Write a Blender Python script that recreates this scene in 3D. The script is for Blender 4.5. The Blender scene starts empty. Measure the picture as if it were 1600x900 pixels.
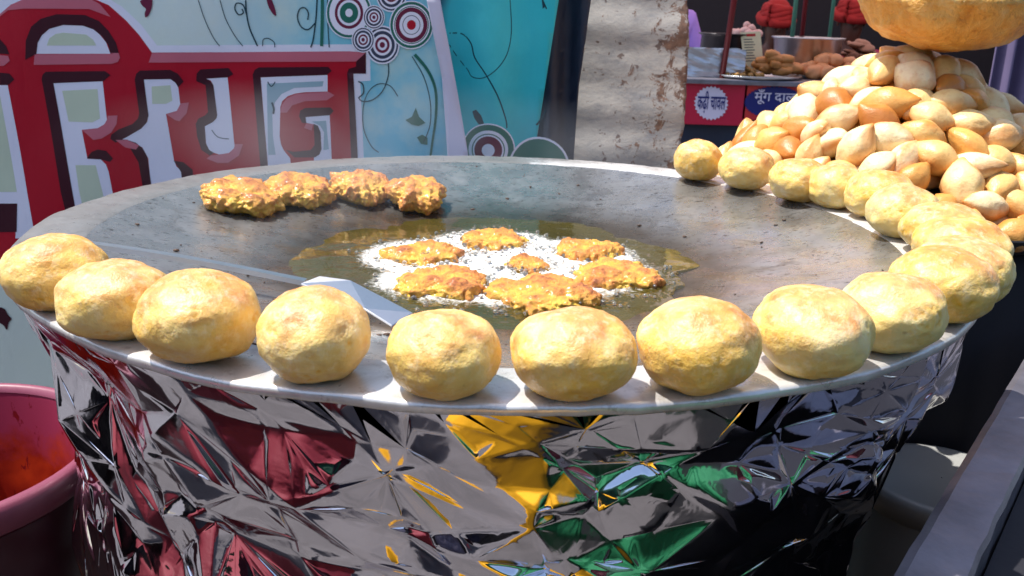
import bpy, bmesh, math, random
import numpy as np
from mathutils import Vector, Matrix, noise as mnoise
from mathutils.geometry import tessellate_polygon

random.seed(7)
RNG = np.random.default_rng(7)
R = math.radians
scene = bpy.context.scene
COL = scene.collection

# ------------------------------------------------------------------ camera
# origin = centre of the griddle at the height of its rim; the ground is 0.80 m below
FPX, PITCH, ROLL, CAM = 1416.0, 0.297, 0.031, Vector((0.015, -0.917, 0.212))
GROUND = -0.80
cd = bpy.data.cameras.new('camera')
cam = bpy.data.objects.new('camera', cd)
COL.objects.link(cam)
cam.location = CAM
cam.rotation_euler = (Matrix.Rotation(math.pi / 2 - PITCH, 3, 'X') @ Matrix.Rotation(ROLL, 3, 'Z')).to_euler()
cd.sensor_width = 36.0
cd.lens = 36.0 * FPX / 1600.0
cd.clip_start, cd.clip_end = 0.01, 500
cd.dof.use_dof = True
cd.dof.focus_distance = 0.80
cd.dof.aperture_fstop = 20.0
scene.camera = cam

# ------------------------------------------------------------------ sky and sun
SUN = Vector((-0.40, 0.045, 0.91)).normalized()          # direction towards the sun
world = bpy.data.worlds.new('World')
scene.world = world
world.use_nodes = True
wn = world.node_tree
wn.nodes.clear()
sky = wn.nodes.new('ShaderNodeTexSky')
sky.sky_type = 'NISHITA'
sky.sun_disc = False
sky.sun_elevation = math.asin(SUN.z)
sky.sun_rotation = math.atan2(SUN.x, SUN.y)
sky.air_density, sky.dust_density = 1.0, 2.0
bg = wn.nodes.new('ShaderNodeBackground')
bg.inputs['Strength'].default_value = 0.15
wo = wn.nodes.new('ShaderNodeOutputWorld')
wn.links.new(sky.outputs[0], bg.inputs['Color'])
wn.links.new(bg.outputs[0], wo.inputs['Surface'])
sl = bpy.data.lights.new('sun', 'SUN')
sl.energy, sl.angle, sl.color = 4.4, R(0.5), (1.0, 0.96, 0.89)
so = bpy.data.objects.new('sun', sl)
COL.objects.link(so)
so.rotation_euler = SUN.to_track_quat('Z', 'Y').to_euler()
so.location = (-2, 1, 5)
vs = scene.view_settings
vs.view_transform, vs.look, vs.gamma, vs.exposure = 'Standard', 'None', 1.0, 0.65
vs.use_curve_mapping = False
scene.render.engine = 'CYCLES'
scene.cycles.use_denoising = True
scene.cycles.max_bounces = 10
scene.cycles.glossy_bounces = 6
scene.cycles.sample_clamp_indirect = 6.0
scene.cycles.caustics_reflective = False
scene.cycles.caustics_refractive = False

# ------------------------------------------------------------------ helpers
SP, CP = math.sin(PITCH), math.cos(PITCH)
def ray(px, py):
    a, b = (px - 800) / FPX, (450 - py) / FPX
    x, u = a * math.cos(ROLL) - b * math.sin(ROLL), a * math.sin(ROLL) + b * math.cos(ROLL)
    return Vector((x, CP + u * SP, -SP + u * CP))
def on_y(px, py, Y):
    d = ray(px, py)
    return CAM + d * ((Y - CAM.y) / d.y)
def on_z(px, py, Z):
    d = ray(px, py)
    return CAM + d * ((Z - CAM.z) / d.z)
def depth(p):
    return (p.y - CAM.y) * CP - (p.z - CAM.z) * SP

def _hash(ix, iy, iz, seed):
    h = (ix.astype(np.int64) * 374761393 + iy.astype(np.int64) * 668265263 + iz.astype(np.int64) * 2147483647 + seed * 974634777) & 0xFFFFFFFF
    h = ((h ^ (h >> 13)) * 1274126177) & 0xFFFFFFFF
    h = ((h ^ (h >> 16)) * 2246822519) & 0xFFFFFFFF
    return ((h ^ (h >> 15)) & 0xFFFFFF) / float(0xFFFFFF)
def vnoise(P, seed=0):
    """gradient noise, about -1..1, P is (n,3)"""
    P = np.asarray(P, dtype=float) @ np.array([[0.36, 0.48, -0.8], [-0.8, 0.6, 0.0], [0.48, 0.64, 0.6]])
    i = np.floor(P).astype(np.int64)
    f = P - i
    u = f * f * f * (f * (f * 6 - 15) + 10)
    r = 0
    for dx in (0, 1):
        for dy in (0, 1):
            for dz in (0, 1):
                w = (u[:, 0] if dx else 1 - u[:, 0]) * (u[:, 1] if dy else 1 - u[:, 1]) * (u[:, 2] if dz else 1 - u[:, 2])
                hsh = _hash(i[:, 0] + dx, i[:, 1] + dy, i[:, 2] + dz, seed) * 0xFFFFFF
                k = hsh.astype(np.int64)
                gx, gy, gz = (k & 255) / 127.5 - 1, ((k >> 8) & 255) / 127.5 - 1, ((k >> 16) & 255) / 127.5 - 1
                r = r + w * (gx * (f[:, 0] - dx) + gy * (f[:, 1] - dy) + gz * (f[:, 2] - dz))
    return np.clip(r * 1.7, -1, 1)
def fbm(P, oct=3, seed=0, gain=0.5):
    a, r = 1.0, 0
    for k in range(oct):
        r = r + a * vnoise(P * (2.03 ** k) + 17.3 * k, seed + k)
        a *= gain
    return r

def link(o, parent=None):
    COL.objects.link(o)
    if parent is not None:
        o.parent = parent
    return o
def mk(name, verts, faces, mat=None, parent=None, smooth=False):
    me = bpy.data.meshes.new(name)
    me.from_pydata([tuple(v) for v in verts], [], [tuple(f) for f in faces])
    me.validate()
    if mat is not None:
        me.materials.append(mat)
    if smooth:
        me.polygons.foreach_set('use_smooth', [True] * len(me.polygons))
    me.update()
    return link(bpy.data.objects.new(name, me), parent)
def mkbm(name, bm, mat=None, parent=None, smooth=False):
    me = bpy.data.meshes.new(name)
    bm.to_mesh(me)
    bm.free()
    if mat is not None:
        me.materials.append(mat)
    if smooth:
        me.polygons.foreach_set('use_smooth', [True] * len(me.polygons))
    return link(bpy.data.objects.new(name, me), parent)
def empty(name, loc):
    o = bpy.data.objects.new(name, None)
    o.location = loc
    o.empty_display_size = 0.05
    return link(o)
def tag(o, label, cat=None, group=None, kind=None):
    o['label'] = label
    if cat: o['category'] = cat
    if group: o['group'] = group
    if kind: o['kind'] = kind
    return o
def rel(o, parent):
    """parent a mesh whose vertices are in world space to an Empty that stands elsewhere"""
    o.parent = parent
    o.location = -Vector(parent.location)
    return o
def sub(o, part):
    """a sub-part: its vertices share the space of the part it belongs to"""
    o.parent = part
    o.location = (0, 0, 0)
    return o
def box_bm(lo, hi, bevel=0.0, rot=0.0, piv=(0, 0, 0)):
    bm = bmesh.new()
    bmesh.ops.create_cube(bm, size=1)
    for v in bm.verts:
        v.co = Vector([(lo[k] + hi[k]) / 2 + v.co[k] * (hi[k] - lo[k]) for k in range(3)])
    if bevel:
        bmesh.ops.bevel(bm, geom=bm.edges[:], offset=bevel, segments=2, affect='EDGES', profile=0.6)
    if rot:
        bmesh.ops.rotate(bm, verts=bm.verts, cent=piv, matrix=Matrix.Rotation(rot, 3, 'Z'))
    return bm
def lathe(profile, n=64, cx=0, cy=0, close=False):
    V, F = [], []
    m = len(profile)
    for k in range(n):
        a = 2 * math.pi * k / n
        for r, z in profile:
            V.append((cx + r * math.cos(a), cy + r * math.sin(a), z))
    for k in range(n):
        k2 = (k + 1) % n
        for j in range(m - 1):
            F.append((k * m + j, k2 * m + j, k2 * m + j + 1, k * m + j + 1))
    return V, F
def tube_bm(pts, rad, n=10, bm=None):
    bm = bm or bmesh.new()
    rings = []
    pts = [Vector(p) for p in pts]
    for i, p in enumerate(pts):
        d = (pts[min(i + 1, len(pts) - 1)] - pts[max(i - 1, 0)]).normalized()
        a = d.orthogonal().normalized()
        b = d.cross(a)
        r = rad[i] if isinstance(rad, (list, tuple)) else rad
        rings.append([bm.verts.new(p + a * r * math.cos(2 * math.pi * k / n) + b * r * math.sin(2 * math.pi * k / n)) for k in range(n)])
    for i in range(len(rings) - 1):
        for k in range(n):
            bm.faces.new((rings[i][k], rings[i][(k + 1) % n], rings[i + 1][(k + 1) % n], rings[i + 1][k]))
    bm.faces.new(rings[0][::-1])
    bm.faces.new(rings[-1])
    return bm
def ico(sub):
    bm = bmesh.new()
    bmesh.ops.create_icosphere(bm, subdivisions=sub, radius=1)
    V = np.array([v.co[:] for v in bm.verts])
    bm.verts.index_update()
    F = [tuple(v.index for v in f.verts) for f in bm.faces]
    bm.free()
    return V, F
def attr(me, name, vals):
    a = me.attributes.new(name, 'FLOAT', 'POINT')
    a.data.foreach_set('value', np.asarray(vals, dtype=np.float32))

# ------------------------------------------------------------------ materials
def srgb(r, g, b):
    return tuple(((c / 255) / 12.92 if c / 255 <= 0.04045 else ((c / 255 + 0.055) / 1.055) ** 2.4) for c in (r, g, b)) + (1,)
class NT:
    def __init__(s, name):
        s.m = bpy.data.materials.new(name)
        s.m.use_nodes = True
        s.t = s.m.node_tree
        s.b = s.t.nodes['Principled BSDF']
    def n(s, typ, **kw):
        nd = s.t.nodes.new('ShaderNode' + typ)
        for k, v in kw.items():
            if hasattr(nd, k): setattr(nd, k, v)
            else: nd.inputs[k.replace('_', ' ')].default_value = v
        return nd
    def l(s, a, b): s.t.links.new(a, b)
    def set(s, **kw):
        for k, v in kw.items(): s.b.inputs[k.replace('_', ' ')].default_value = v
        return s
    def coord(s, kind='Object'):
        return s.n('TexCoord').outputs[kind]
    def noise(s, co, scale, detail=4, rough=0.5, dist=0.0, stretch=None):
        if stretch:
            mp = s.n('Mapping'); mp.inputs['Scale'].default_value = stretch
            s.l(co, mp.inputs[0]); co = mp.outputs[0]
        nd = s.n('TexNoise'); nd.inputs['Scale'].default_value = scale
        nd.inputs['Detail'].default_value = detail; nd.inputs['Roughness'].default_value = rough
        nd.inputs['Distortion'].default_value = dist
        s.l(co, nd.inputs['Vector'])
        return nd.outputs['Fac']
    def ramp(s, fac, stops, interp='LINEAR'):
        r = s.n('ValToRGB'); e = r.color_ramp.elements
        r.color_ramp.interpolation = interp
        while len(e) < len(stops): e.new(0.5)
        for k, (p, c) in enumerate(stops):
            e[k].position = p
            e[k].color = c if len(c) == 4 else tuple(c) + (1,)
        s.l(fac, r.inputs[0])
        return r.outputs[0]
    def mix(s, fac, a, b, mode='MIX'):
        m = s.n('Mix'); m.data_type = 'RGBA'; m.blend_type = mode
        for sock, v in ((m.inputs[0], fac), (m.inputs[6], a), (m.inputs[7], b)):
            if hasattr(v, 'is_output'): s.l(v, sock)
            else: sock.default_value = v
        return m.outputs[2]
    def math(s, op, a, b=0.0, clamp=False):
        m = s.n('Math'); m.operation = op; m.use_clamp = clamp
        for sock, v in ((m.inputs[0], a), (m.inputs[1], b)):
            if hasattr(v, 'is_output'): s.l(v, sock)
            else: sock.default_value = v
        return m.outputs[0]
    def bump(s, h, strength=0.3, dist=0.001):
        b = s.n('Bump'); b.inputs['Strength'].default_value = strength; b.inputs['Distance'].default_value = dist
        s.l(h, b.inputs['Height']); s.l(b.outputs[0], s.b.inputs['Normal'])
        return s
    def col(s, c):
        if hasattr(c, 'is_output'): s.l(c, s.b.inputs['Base Color'])
        else: s.b.inputs['Base Color'].default_value = c
        return s
G4 = lambda v: (v, v, v, 1)
def plain(name, c, rough=0.6, metal=0.0, var=0.25, scale=30, bump=0.15):
    t = NT(name)
    co = t.coord()
    f = t.noise(co, scale, 5, 0.6)
    t.col(t.mix(f, tuple(x * (1 - var) for x in c[:3]) + (1,), tuple(min(1, x * (1 + var)) for x in c[:3]) + (1,)))
    t.set(Roughness=rough, Metallic=metal)
    if bump: t.bump(t.noise(co, scale * 6, 3), bump, 0.001)
    return t.m

def m_griddle():
    t = NT('worn griddle steel')
    co = t.coord()
    big = t.noise(co, 9, 6, 0.62, 0.6)
    spk = t.noise(co, 95, 3, 0.7, 0.0, (1, 2.2, 1))
    c = t.ramp(big, [(0.28, G4(0.30)), (0.45, G4(0.40)), (0.58, (0.46, 0.455, 0.45)), (0.74, G4(0.54))])
    dark = t.ramp(spk, [(0.60, G4(0)), (0.66, G4(1))])
    c = t.mix(t.math('MULTIPLY', dark, 0.75), c, (0.06, 0.05, 0.045, 1))
    grime = t.ramp(t.noise(co, 22, 7, 0.7, 1.2), [(0.55, G4(0)), (0.72, G4(1))])
    c = t.mix(t.math('MULTIPLY', grime, 0.55), c, (0.11, 0.085, 0.06, 1))
    # brown oil film around the pool
    sep = t.n('SeparateXYZ'); t.l(co, sep.inputs[0])
    rr = t.math('SQRT', t.math('ADD', t.math('MULTIPLY', sep.outputs[0], sep.outputs[0]), t.math('MULTIPLY', sep.outputs[1], sep.outputs[1])))
    wob = t.math('ADD', rr, t.math('MULTIPLY', t.math('SUBTRACT', t.noise(co, 11, 4, 0.6), 0.5), 0.09))
    film = t.ramp(wob, [(0.215, G4(1)), (0.285, G4(0))])
    c = t.mix(t.math('MULTIPLY', film, 0.75), c, (0.10, 0.062, 0.028, 1))
    t.col(c).set(Metallic=0.85)
    t.l(t.ramp(t.noise(co, 24, 6, 0.7), [(0.3, G4(0.17)), (0.75, G4(0.40))]), t.b.inputs['Roughness'])
    cb = t.n('CombineXYZ')
    t.l(t.math('MULTIPLY', rr, 260.0), cb.inputs[0]); t.l(t.math('MULTIPLY', t.math('ARCTAN2', sep.outputs[1], sep.outputs[0]), 2.5), cb.inputs[1])
    scr = t.noise(cb.outputs[0], 1.0, 4, 0.65)
    t.bump(t.math('ADD', t.math('ADD', t.math('MULTIPLY', t.noise(co, 150, 4, 0.65), 0.6), t.math('MULTIPLY', scr, 0.8)), t.math('MULTIPLY', t.noise(co, 20, 3), 1.6)), 0.26, 0.0011)
    return t.m
def m_ring():
    t = NT('bright rim steel')
    co = t.coord()
    c = t.ramp(t.noise(co, 14, 6, 0.65, 0.6), [(0.3, (0.46, 0.43, 0.40)), (0.48, (0.7, 0.68, 0.66)), (0.68, G4(0.85))])
    st = t.ramp(t.noise(co, 50, 6, 0.75), [(0.56, G4(0)), (0.7, G4(1))])
    c = t.mix(t.math('MULTIPLY', st, 0.6), c, (0.16, 0.11, 0.075, 1))
    # rim colour darkened left and back left, painting in the dark banner reflection
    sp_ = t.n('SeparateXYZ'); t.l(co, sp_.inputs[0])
    refl_f = t.math('ADD', t.math('SUBTRACT', t.math('MULTIPLY', sp_.outputs[1], 1.2), t.math('MULTIPLY', sp_.outputs[0], 2.2)), t.math('MULTIPLY', t.noise(co, 10, 6, 0.7), 0.9))
    dark_refl = t.ramp(refl_f, [(0.74, G4(0)), (0.86, G4(1))])
    c = t.mix(t.math('MULTIPLY', dark_refl, 0.8), c, (0.15, 0.145, 0.14, 1))
    t.col(c).set(Metallic=0.45)
    t.l(t.ramp(t.noise(co, 40, 5, 0.7), [(0.3, G4(0.24)), (0.8, G4(0.45))]), t.b.inputs['Roughness'])
    t.bump(t.noise(co, 120, 4, 0.6), 0.3, 0.0012)
    return t.m
def m_oil():
    t = NT('hot frying oil')
    co = t.coord()
    fm = t.n('Attribute', attribute_name='froth').outputs['Fac']
    fr = t.ramp(t.math('ADD', fm, t.math('MULTIPLY', t.math('SUBTRACT', t.noise(co, 170, 6, 0.75, 0.4), 0.5), 1.7)), [(0.35, G4(0)), (0.95, G4(1))])
    t.col(t.mix(fr, t.mix(t.noise(co, 12, 3), (0.045, 0.036, 0.008, 1), (0.15, 0.125, 0.025, 1)), (0.92, 0.91, 0.88, 1)))
    t.l(t.math('ADD', t.math('MULTIPLY', fr, 0.5), 0.62, True), t.b.inputs['Alpha'])
    t.set(Roughness=0.04, IOR=1.47)
    t.l(t.math('ADD', t.math('MULTIPLY', fr, 0.35), 0.04), t.b.inputs['Roughness'])
    t.b.inputs['Coat Weight'].default_value = 0.6
    t.b.inputs['Coat Roughness'].default_value = 0.03
    t.bump(t.noise(co, 28, 3, 0.5, 0.5), 0.35, 0.004)
    return t.m
def m_foam():
    t = NT('frying foam')
    t.col((0.86, 0.85, 0.80, 1)).set(Roughness=0.08, IOR=1.4)
    t.b.inputs['Transmission Weight'].default_value = 0.9
    t.b.inputs['Coat Weight'].default_value = 0.8
    return t.m
def m_ball():
    t = NT('fried potato dumpling crust')
    co = t.coord('Object')
    oi = t.n('ObjectInfo').outputs['Random']
    wn_ = t.n('TexNoise'); wn_.noise_dimensions = '4D'
    wn_.inputs['Scale'].default_value = 26; wn_.inputs['Detail'].default_value = 5; wn_.inputs['Roughness'].default_value = 0.6
    t.l(co, wn_.inputs['Vector']); t.l(t.math('MULTIPLY', oi, 37.0), wn_.inputs['W'])
    base = t.ramp(wn_.outputs['Fac'], [(0.27, srgb(222, 166, 50)), (0.43, srgb(236, 198, 98)), (0.58, srgb(243, 220, 142)), (0.76, srgb(249, 238, 196))])
    gold = t.mix(oi, srgb(248, 228, 168), srgb(232, 168, 76))
    base = t.mix(0.34, base, gold)
    yl = t.ramp(t.noise(co, 17, 3, 0.5, 0.4), [(0.50, G4(0)), (0.66, G4(1))])
    base = t.mix(t.math('MULTIPLY', yl, 0.48), base, srgb(238, 184, 50))
    crack = t.n('Attribute', attribute_name='crack').outputs['Fac']
    toast = t.n('Attribute', attribute_name='toast').outputs['Fac']
    fine = t.noise(co, 190, 5, 0.65)
    base = t.mix(t.math('MULTIPLY', crack, 0.9), base, srgb(236, 176, 20))
    tf = t.math('MULTIPLY', toast, t.math('ADD', 0.4, t.math('MULTIPLY', fine, 1.2)), True)
    base = t.mix(tf, base, srgb(198, 124, 64))
    base = t.mix(t.math('MULTIPLY', t.ramp(t.noise(co, 130, 5, 0.7), [(0.50, G4(0)), (0.66, G4(1))]), 0.30), base, srgb(252, 244, 214))
    spots = t.ramp(t.noise(co, 75, 2, 0.5), [(0.70, G4(0)), (0.76, G4(1))])
    base = t.mix(t.math('MULTIPLY', spots, 0.45), base, srgb(150, 84, 40))
    t.col(base).set(Roughness=0.42)
    t.b.inputs['Subsurface Weight'].default_value = 0.22
    t.b.inputs['Subsurface Radius'].default_value = (0.012, 0.007, 0.002)
    t.b.inputs['Subsurface Scale'].default_value = 0.35
    t.b.inputs['Specular IOR Level'].default_value = 0.55
    t.bump(t.math('ADD', fine, t.math('MULTIPLY', t.noise(co, 420, 3, 0.6), 0.5)), 0.55, 0.0017)
    return t.m
def m_fritter(dark=0.0):
    t = NT('crisp gram flour fritter')
    co = t.coord('Object')
    oi = t.n('ObjectInfo').outputs['Random']
    h = t.n('Attribute', attribute_name='lump').outputs['Fac']
    nz = t.noise(co, 75, 7, 0.72)
    f = t.math('ADD', t.math('MULTIPLY', h, 0.45), t.math('SUBTRACT', t.math('MULTIPLY', nz, 1.0), 0.13))
    c = t.ramp(f, [(0.38, srgb(252, 212, 84)), (0.54, srgb(246, 182, 72)), (0.70, srgb(228, 146, 68)), (0.86, srgb(172, 96, 52))])
    t.col(c).set(Roughness=0.4)
    t.b.inputs['Subsurface Weight'].default_value = 0.06
    t.b.inputs['Subsurface Radius'].default_value = (0.01, 0.005, 0.001)
    t.b.inputs['Subsurface Scale'].default_value = 0.3
    t.b.inputs['Coat Weight'].default_value = 0.3
    t.b.inputs['Coat Roughness'].default_value = 0.2
    t.bump(t.math('ADD', t.noise(co, 200, 6, 0.75), t.math('MULTIPLY', t.noise(co, 90, 3), 0.8)), 1.0, 0.0045)
    return t.m
def m_puri():
    t = NT('puffed puri crust')
    co = t.coord('Object')
    tone = t.n('Attribute', attribute_type='OBJECT', attribute_name='tone').outputs['Fac']
    base = t.ramp(tone, [(0.0, srgb(244, 228, 184)), (0.35, srgb(238, 208, 146)), (0.6, srgb(224, 176, 96)), (0.82, srgb(202, 138, 64)), (1.0, srgb(168, 98, 44))])
    seam = t.n('Attribute', attribute_name='seam').outputs['Fac']
    n1 = t.noise(co, 34, 4, 0.6)
    base = t.mix(t.math('MULTIPLY', t.ramp(n1, [(0.42, G4(0)), (0.7, G4(1))]), 0.55), base, srgb(205, 140, 66))
    sm = t.math('MULTIPLY', t.math('MULTIPLY', seam, t.math('ADD', 0.55, n1)), 0.85, True)
    base = t.mix(sm, base, srgb(200, 128, 52))
    base = t.mix(t.math('MULTIPLY', t.ramp(t.noise(co, 150, 4, 0.6), [(0.55, G4(0)), (0.75, G4(1))]), 0.35), base, srgb(190, 118, 54))
    t.col(base).set(Roughness=0.4)
    t.b.inputs['Subsurface Weight'].default_value = 0.10
    t.b.inputs['Subsurface Radius'].default_value = (0.012, 0.006, 0.002)
    t.b.inputs['Subsurface Scale'].default_value = 0.3
    t.bump(t.math('ADD', t.noise(co, 90, 4, 0.6), t.math('MULTIPLY', t.noise(co, 500, 2), 0.4)), 0.55, 0.002)
    return t.m
def m_bread():
    t = NT('big fried bread crust')
    co = t.coord('Object')
    c = t.ramp(t.noise(co, 26, 7, 0.68, 0.5), [(0.28, srgb(196, 124, 40)), (0.45, srgb(222, 160, 70)), (0.6, srgb(236, 186, 104)), (0.78, srgb(244, 212, 150))])
    sp = t.ramp(t.noise(co, 90, 3, 0.6), [(0.62, G4(0)), (0.70, G4(1))])
    c = t.mix(t.math('MULTIPLY', sp, 0.4), c, srgb(160, 88, 26))
    t.col(c).set(Roughness=0.36)
    t.b.inputs['Subsurface Weight'].default_value = 0.15
    t.b.inputs['Subsurface Radius'].default_value = (0.02, 0.009, 0.002)
    t.b.inputs['Subsurface Scale'].default_value = 0.4
    t.bump(t.math('ADD', t.noise(co, 55, 5, 0.65), t.math('MULTIPLY', t.noise(co, 160, 4, 0.65), 0.7)), 1.0, 0.0045)
    return t.m
def m_foil():
    t = NT('crumpled silver foil')
    co = t.coord()
    t.col((0.74, 0.73, 0.78, 1)).set(Metallic=1.0)
    t.l(t.ramp(t.noise(co, 16, 4, 0.6), [(0.35, G4(0.04)), (0.7, G4(0.15))]), t.b.inputs['Roughness'])
    t.bump(t.math('ADD', t.noise(co, 22, 3, 0.55, 0.8), t.math('MULTIPLY', t.noise(co, 130, 3), 0.12)), 0.12, 0.004)
    return t.m
def m_print(name, c, rough=0.5, var=0.10):
    """flat ink on woven banner cloth"""
    t = NT(name)
    co = t.coord('Object')
    f = t.noise(co, 7, 4, 0.6)
    t.col(t.mix(f, tuple(x * (1 - var) for x in c[:3]) + (1,), tuple(min(1, x * (1 + var)) for x in c[:3]) + (1,)))
    t.set(Roughness=rough)
    t.b.inputs['Specular IOR Level'].default_value = 0.25
    w = t.n('TexWave', wave_type='BANDS', bands_direction='Z'); w.inputs['Scale'].default_value = 160; w.inputs['Distortion'].default_value = 1.5
    t.l(co, w.inputs['Vector'])
    t.bump(t.math('ADD', w.outputs['Fac'], t.math('MULTIPLY', t.noise(co, 16, 4, 0.6, 1.0, (1, 1, 0.5)), 9)), 0.2, 0.0018)
    return t.m
def m_banner(name, stops, x0, x1, blot):
    t = NT(name)
    co = t.coord('Object')
    sep = t.n('SeparateXYZ'); t.l(co, sep.inputs[0])
    mr = t.n('MapRange'); mr.inputs[1].default_value = x0; mr.inputs[2].default_value = x1
    t.l(t.math('ADD', sep.outputs[0], t.math('MULTIPLY', t.math('SUBTRACT', t.noise(co, 5, 3), 0.5), 0.22)), mr.inputs[0])
    c = t.ramp(mr.outputs[0], stops)
    pt = t.ramp(t.noise(co, 9, 4, 0.6), [(0.45, G4(0)), (0.68, G4(1))])
    c = t.mix(t.math('MULTIPLY', pt, 0.55), c, blot)
    t.col(c).set(Roughness=0.42)
    w = t.n('TexWave', wave_type='BANDS', bands_direction='Z'); w.inputs['Scale'].default_value = 160; w.inputs['Distortion'].default_value = 1.5
    t.l(co, w.inputs['Vector'])
    t.bump(t.math('ADD', w.outputs['Fac'], t.math('MULTIPLY', t.noise(co, 16, 4, 0.6, 1.0, (1, 1, 0.5)), 9)), 0.2, 0.0018)
    return t.m
def m_zinc():
    t = NT('rusty zinc sheet')
    co = t.coord('Object')
    c = t.ramp(t.noise(co, 14, 7, 0.68, 0.4, (1, 1, 3.0)), [(0.30, (0.22, 0.22, 0.225)), (0.48, (0.35, 0.33, 0.305)), (0.66, (0.45, 0.42, 0.38))])
    sep = t.n('SeparateXYZ'); t.l(co, sep.inputs[0])
    edge = t.n('MapRange'); edge.inputs[1].default_value = 0.19; edge.inputs[2].default_value = 0.33
    t.l(sep.outputs[0], edge.inputs[0])
    rn = t.noise(co, 30, 8, 0.75, 0.5)
    rf = t.ramp(t.math('ADD', rn, t.math('MULTIPLY', edge.outputs[0], 0.16)), [(0.625, G4(0)), (0.675, G4(1))])
    c = t.mix(rf, c, t.ramp(t.noise(co, 80, 4), [(0.3, (0.085, 0.045, 0.03)), (0.7, (0.22, 0.12, 0.075))]))
    vor = t.n('TexNoise'); vor.inputs['Scale'].default_value = 52; vor.inputs['Detail'].default_value = 3; t.l(co, vor.inputs['Vector'])
    pits = t.ramp(vor.outputs['Fac'], [(0.645, G4(0)), (0.69, G4(1))])
    c = t.mix(t.math('MULTIPLY', pits, 0.85), c, (0.10, 0.055, 0.04, 1))
    t.col(c).set(Roughness=0.55, Metallic=0.0)
    t.bump(t.math('ADD', rn, t.math('MULTIPLY', t.noise(co, 130, 4), 0.3)), 0.5, 0.003)
    return t.m
def m_ground():
    t = NT('dusty street ground')
    co = t.coord('Object')
    c = t.ramp(t.noise(co, 3, 8, 0.7), [(0.3, (0.06, 0.056, 0.06)), (0.6, (0.13, 0.122, 0.13)), (0.8, (0.20, 0.19, 0.20))])
    t.col(c).set(Roughness=0.9)
    t.bump(t.noise(co, 60, 6, 0.7), 0.6, 0.01)
    return t.m

M = dict(
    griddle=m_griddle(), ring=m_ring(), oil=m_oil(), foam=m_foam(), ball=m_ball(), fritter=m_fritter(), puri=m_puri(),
    bread=m_bread(), foil=m_foil(), zinc=m_zinc(), ground=m_ground(),
    steel=plain('brushed steel', (0.60, 0.60, 0.60, 1), 0.3, 1.0, 0.12, 40, 0.1),
    oldsteel=plain('scratched grey steel', (0.22, 0.205, 0.235, 1), 0.4, 0.6, 0.75, 16, 0.4),
    black=plain('black cloth', (0.010, 0.010, 0.016, 1), 0.8, 0, 0.3, 20, 0.2),
    blacktray=plain('black iron tray', (0.025, 0.023, 0.025, 1), 0.4, 0.5, 0.3, 20, 0.2),
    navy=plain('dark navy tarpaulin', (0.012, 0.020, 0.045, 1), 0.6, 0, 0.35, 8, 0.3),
    white=plain('white plastic', (0.72, 0.71, 0.70, 1), 0.5, 0, 0.08, 30, 0.1),
)

# ------------------------------------------------------------------ ground
g = mk('ground', [(-60, -60, GROUND), (60, -60, GROUND), (60, 60, GROUND), (-60, 60, GROUND)], [(0, 1, 2, 3)], M['ground'])
g['kind'] = 'structure'

# ------------------------------------------------------------------ printed banners behind the griddle
BY = 0.65                                                  # distance of the lettered banner
def wave1(x, z):
    k = max(0.0, min(1.0, (x + 0.28) / 0.2))
    return k * (0.006 * math.sin(x * 46 + z * 5) + 0.004 * math.sin(x * 27 - 1)) + 0.0016 * math.sin(x * 13 + z * 9) + 0.0012 * math.sin(x * 24 - z * 19 + 2)
def wave2(x, z):
    return 0.005 * math.sin(x * 60 + z * 4) + 0.004 * math.sin(x * 31)
def grid_cut(bm, step):
    xs = [v.co.x for v in bm.verts]; zs = [v.co.z for v in bm.verts]
    for axis, lo, hi in ((0, min(xs), max(xs)), (2, min(zs), max(zs))):
        k = math.floor(lo / step) + 1
        while k * step < hi:
            co = [0, 0, 0]; no = [0, 0, 0]
            co[axis] = k * step; no[axis] = 1
            bmesh.ops.bisect_plane(bm, geom=bm.verts[:] + bm.edges[:] + bm.faces[:], plane_co=co, plane_no=no, dist=1e-6)
            k += 1
def flat_poly(bm, pts):
    """fill a plane polygon (x,z points) with triangles"""
    vs_ = [bm.verts.new((p[0], 0, p[1])) for p in pts]
    for tri in tessellate_polygon([[Vector((p[0], p[1], 0)) for p in pts]]):
        try: bm.faces.new([vs_[i] for i in tri])
        except ValueError: pass
def sheet(name, polys, Y, wave, mat, parent, layer=0, step=0.015, thick=0.0):
    """one print (or cloth) made of plane polygons given as x,z; every layer lies 0.2 mm in front of the one below"""
    bm = bmesh.new()
    for p in polys: flat_poly(bm, p)
    bmesh.ops.recalc_face_normals(bm, faces=bm.faces)
    grid_cut(bm, step)
    for v in bm.verts:
        v.co.y = Y + wave(v.co.x, v.co.z) - 0.00018 * layer
    for f in bm.faces:
        if f.normal.y > 0: f.normal_flip()
    o = mkbm(name, bm, mat, None, True)
    rel(o, parent)
    if thick:
        md = o.modifiers.new('thickness', 'SOLIDIFY'); md.thickness = thick; md.offset = -1
    return o
def sheets(name, polys, *a, **k):
    return [sheet(name, [p], *a, **k) for p in polys]
def pix(pts, Y, s=1.0, ox=0, oy=0):
    out = []
    for a, b in pts:
        w = on_y(ox + a / s, oy + b / s, Y)
        out.append((w.x, w.z))
    return out
def smooth_closed(pts, n=1):
    for _ in range(n):
        q = []
        for i in range(len(pts)):
            a, b = pts[i], pts[(i + 1) % len(pts)]
            q += [(a[0] * .78 + b[0] * .22, a[1] * .78 + b[1] * .22), (a[0] * .22 + b[0] * .78, a[1] * .22 + b[1] * .78)]
        pts = q
    return pts
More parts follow.
